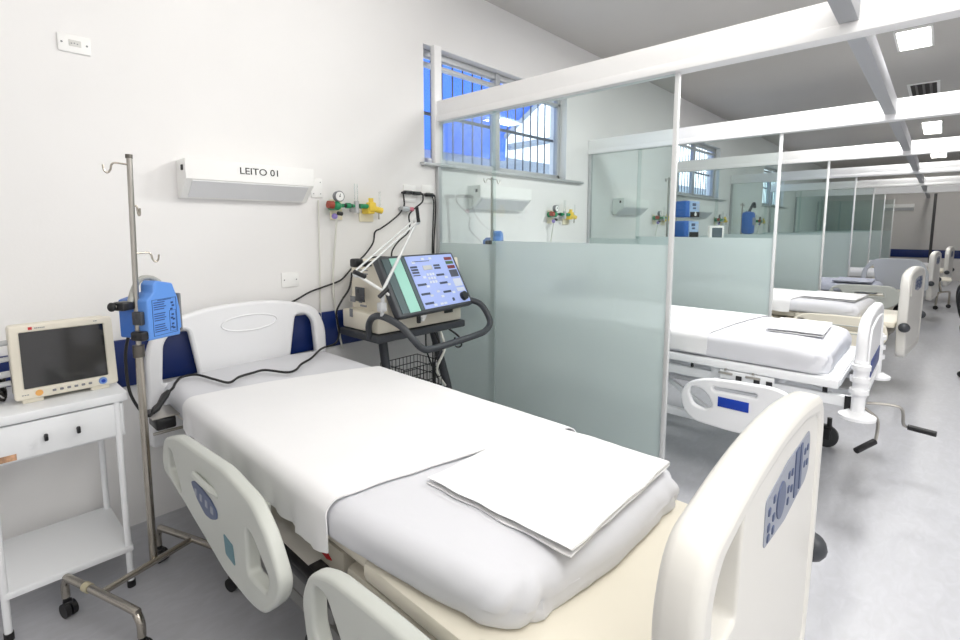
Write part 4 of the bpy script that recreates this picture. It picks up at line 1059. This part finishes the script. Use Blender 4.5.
# office chair at right edge
t = thing('office_chair', 'black office chair standing in the aisle by the crank bed', 'chair', (6.6, -3.21, 0))
bm = NB(); bx(bm, (0, 0, .46), (.46, .44, .08), .03); obj('seat', bm, BLK, t)
bm = NB(); bx(bm, (0, -.26, .86), (.44, .07, .42), .03); obj('backrest', bm, BLK, t)
for s in (-1, 1):
    bm = NB(); tube(bm, [(.15 * s, .1, .46), (.22 * s, .22, .62), (.22 * s, .245, .84), (.22 * s, .15, .90), (.22 * s, -.1, .86)], .022, 10, sm=5); obj('armrest', bm, BLKP, t)
bm = NB(); cyl(bm, (0, 0, .10), (0, 0, .44), .03); obj('gas_column', bm, DGR, t)
bm = NB()
for k in range(5):
    a = 2 * PI * k / 5 + PI / 2; tube(bm, [(0, 0, .12), (.18 * math.cos(a), .18 * math.sin(a), .07)], .02, 8); ball(bm, (.18 * math.cos(a), .18 * math.sin(a), .03), .03)
obj('star_base', bm, BLKP, t)

# ------------------------------------------------------------------ light
w = bpy.data.worlds.new('world'); SC.world = w; w.use_nodes = True
bgd = w.node_tree.nodes['Background']; bgd.inputs['Color'].default_value = (.86, .92, 1., 1); bgd.inputs['Strength'].default_value = 1.6
def area(loc, size, power, rot=(0, 0, 0), color=(1, .99, .97), sy=None):
    l = bpy.data.lights.new('lamp', 'AREA'); l.energy = power; l.size = size; l.color = color
    if sy: l.shape = 'RECTANGLE'; l.size_y = sy
    o = bpy.data.objects.new('lamp', l); COL.objects.link(o); o.location = loc; o.rotation_euler = rot; return o
area((.9, -3.3, CH - .06), 1.6, 25)
area((.3, -5.2, CH - .06), 1.6, 32)
area((3.6, -2.5, CH - .06), .9, 52, sy=.5)
for x, pw in ((6.42, 26), (9.3, 21), (12.25, 17), (15.2, 15)):
    area((x, -2.46, CH - .06), .66, pw, sy=.26)
area((.9, -3.2, 1.9), 1.4, 28, rot=(PI + .1, -.5, 0))      # added fill uplight, standing in for a flash bounced off the ceiling
area((2.1, -2.1, 2.4), 1.2, 26, rot=(PI, -.8, 0))  # added uplight without a fixture, brightens the ceiling past the first beam

# ------------------------------------------------------------------ camera
cd = bpy.data.cameras.new('camera'); cam = bpy.data.objects.new('camera', cd); COL.objects.link(cam)
yaw, pitch = .8227, .1101
f = Vector((math.sin(yaw) * math.cos(pitch), math.cos(yaw) * math.cos(pitch), -math.sin(pitch)))
r = Vector((math.cos(yaw), -math.sin(yaw), 0)); u = r.cross(f)
cam.matrix_world = Matrix(((r.x, u.x, -f.x, 0), (r.y, u.y, -f.y, -2.78545), (r.z, u.z, -f.z, 1.45), (0, 0, 0, 1)))
cd.sensor_width = 36; cd.lens = 494.4 / 960 * 36; cd.shift_y = (281.7 - 320) / 960; cd.clip_start = .02; cd.clip_end = 100
SC.camera = cam
SC.view_settings.view_transform = 'Standard'; SC.view_settings.look = 'None'; SC.view_settings.exposure = .6; SC.view_settings.gamma = 1.
c = SC.cycles
c.use_denoising = True; c.max_bounces = 14; c.transparent_max_bounces = 40; c.transmission_bounces = 12; c.diffuse_bounces = 5; c.glossy_bounces = 4
c.sample_clamp_indirect = 6; c.caustics_reflective = False; c.caustics_refractive = False
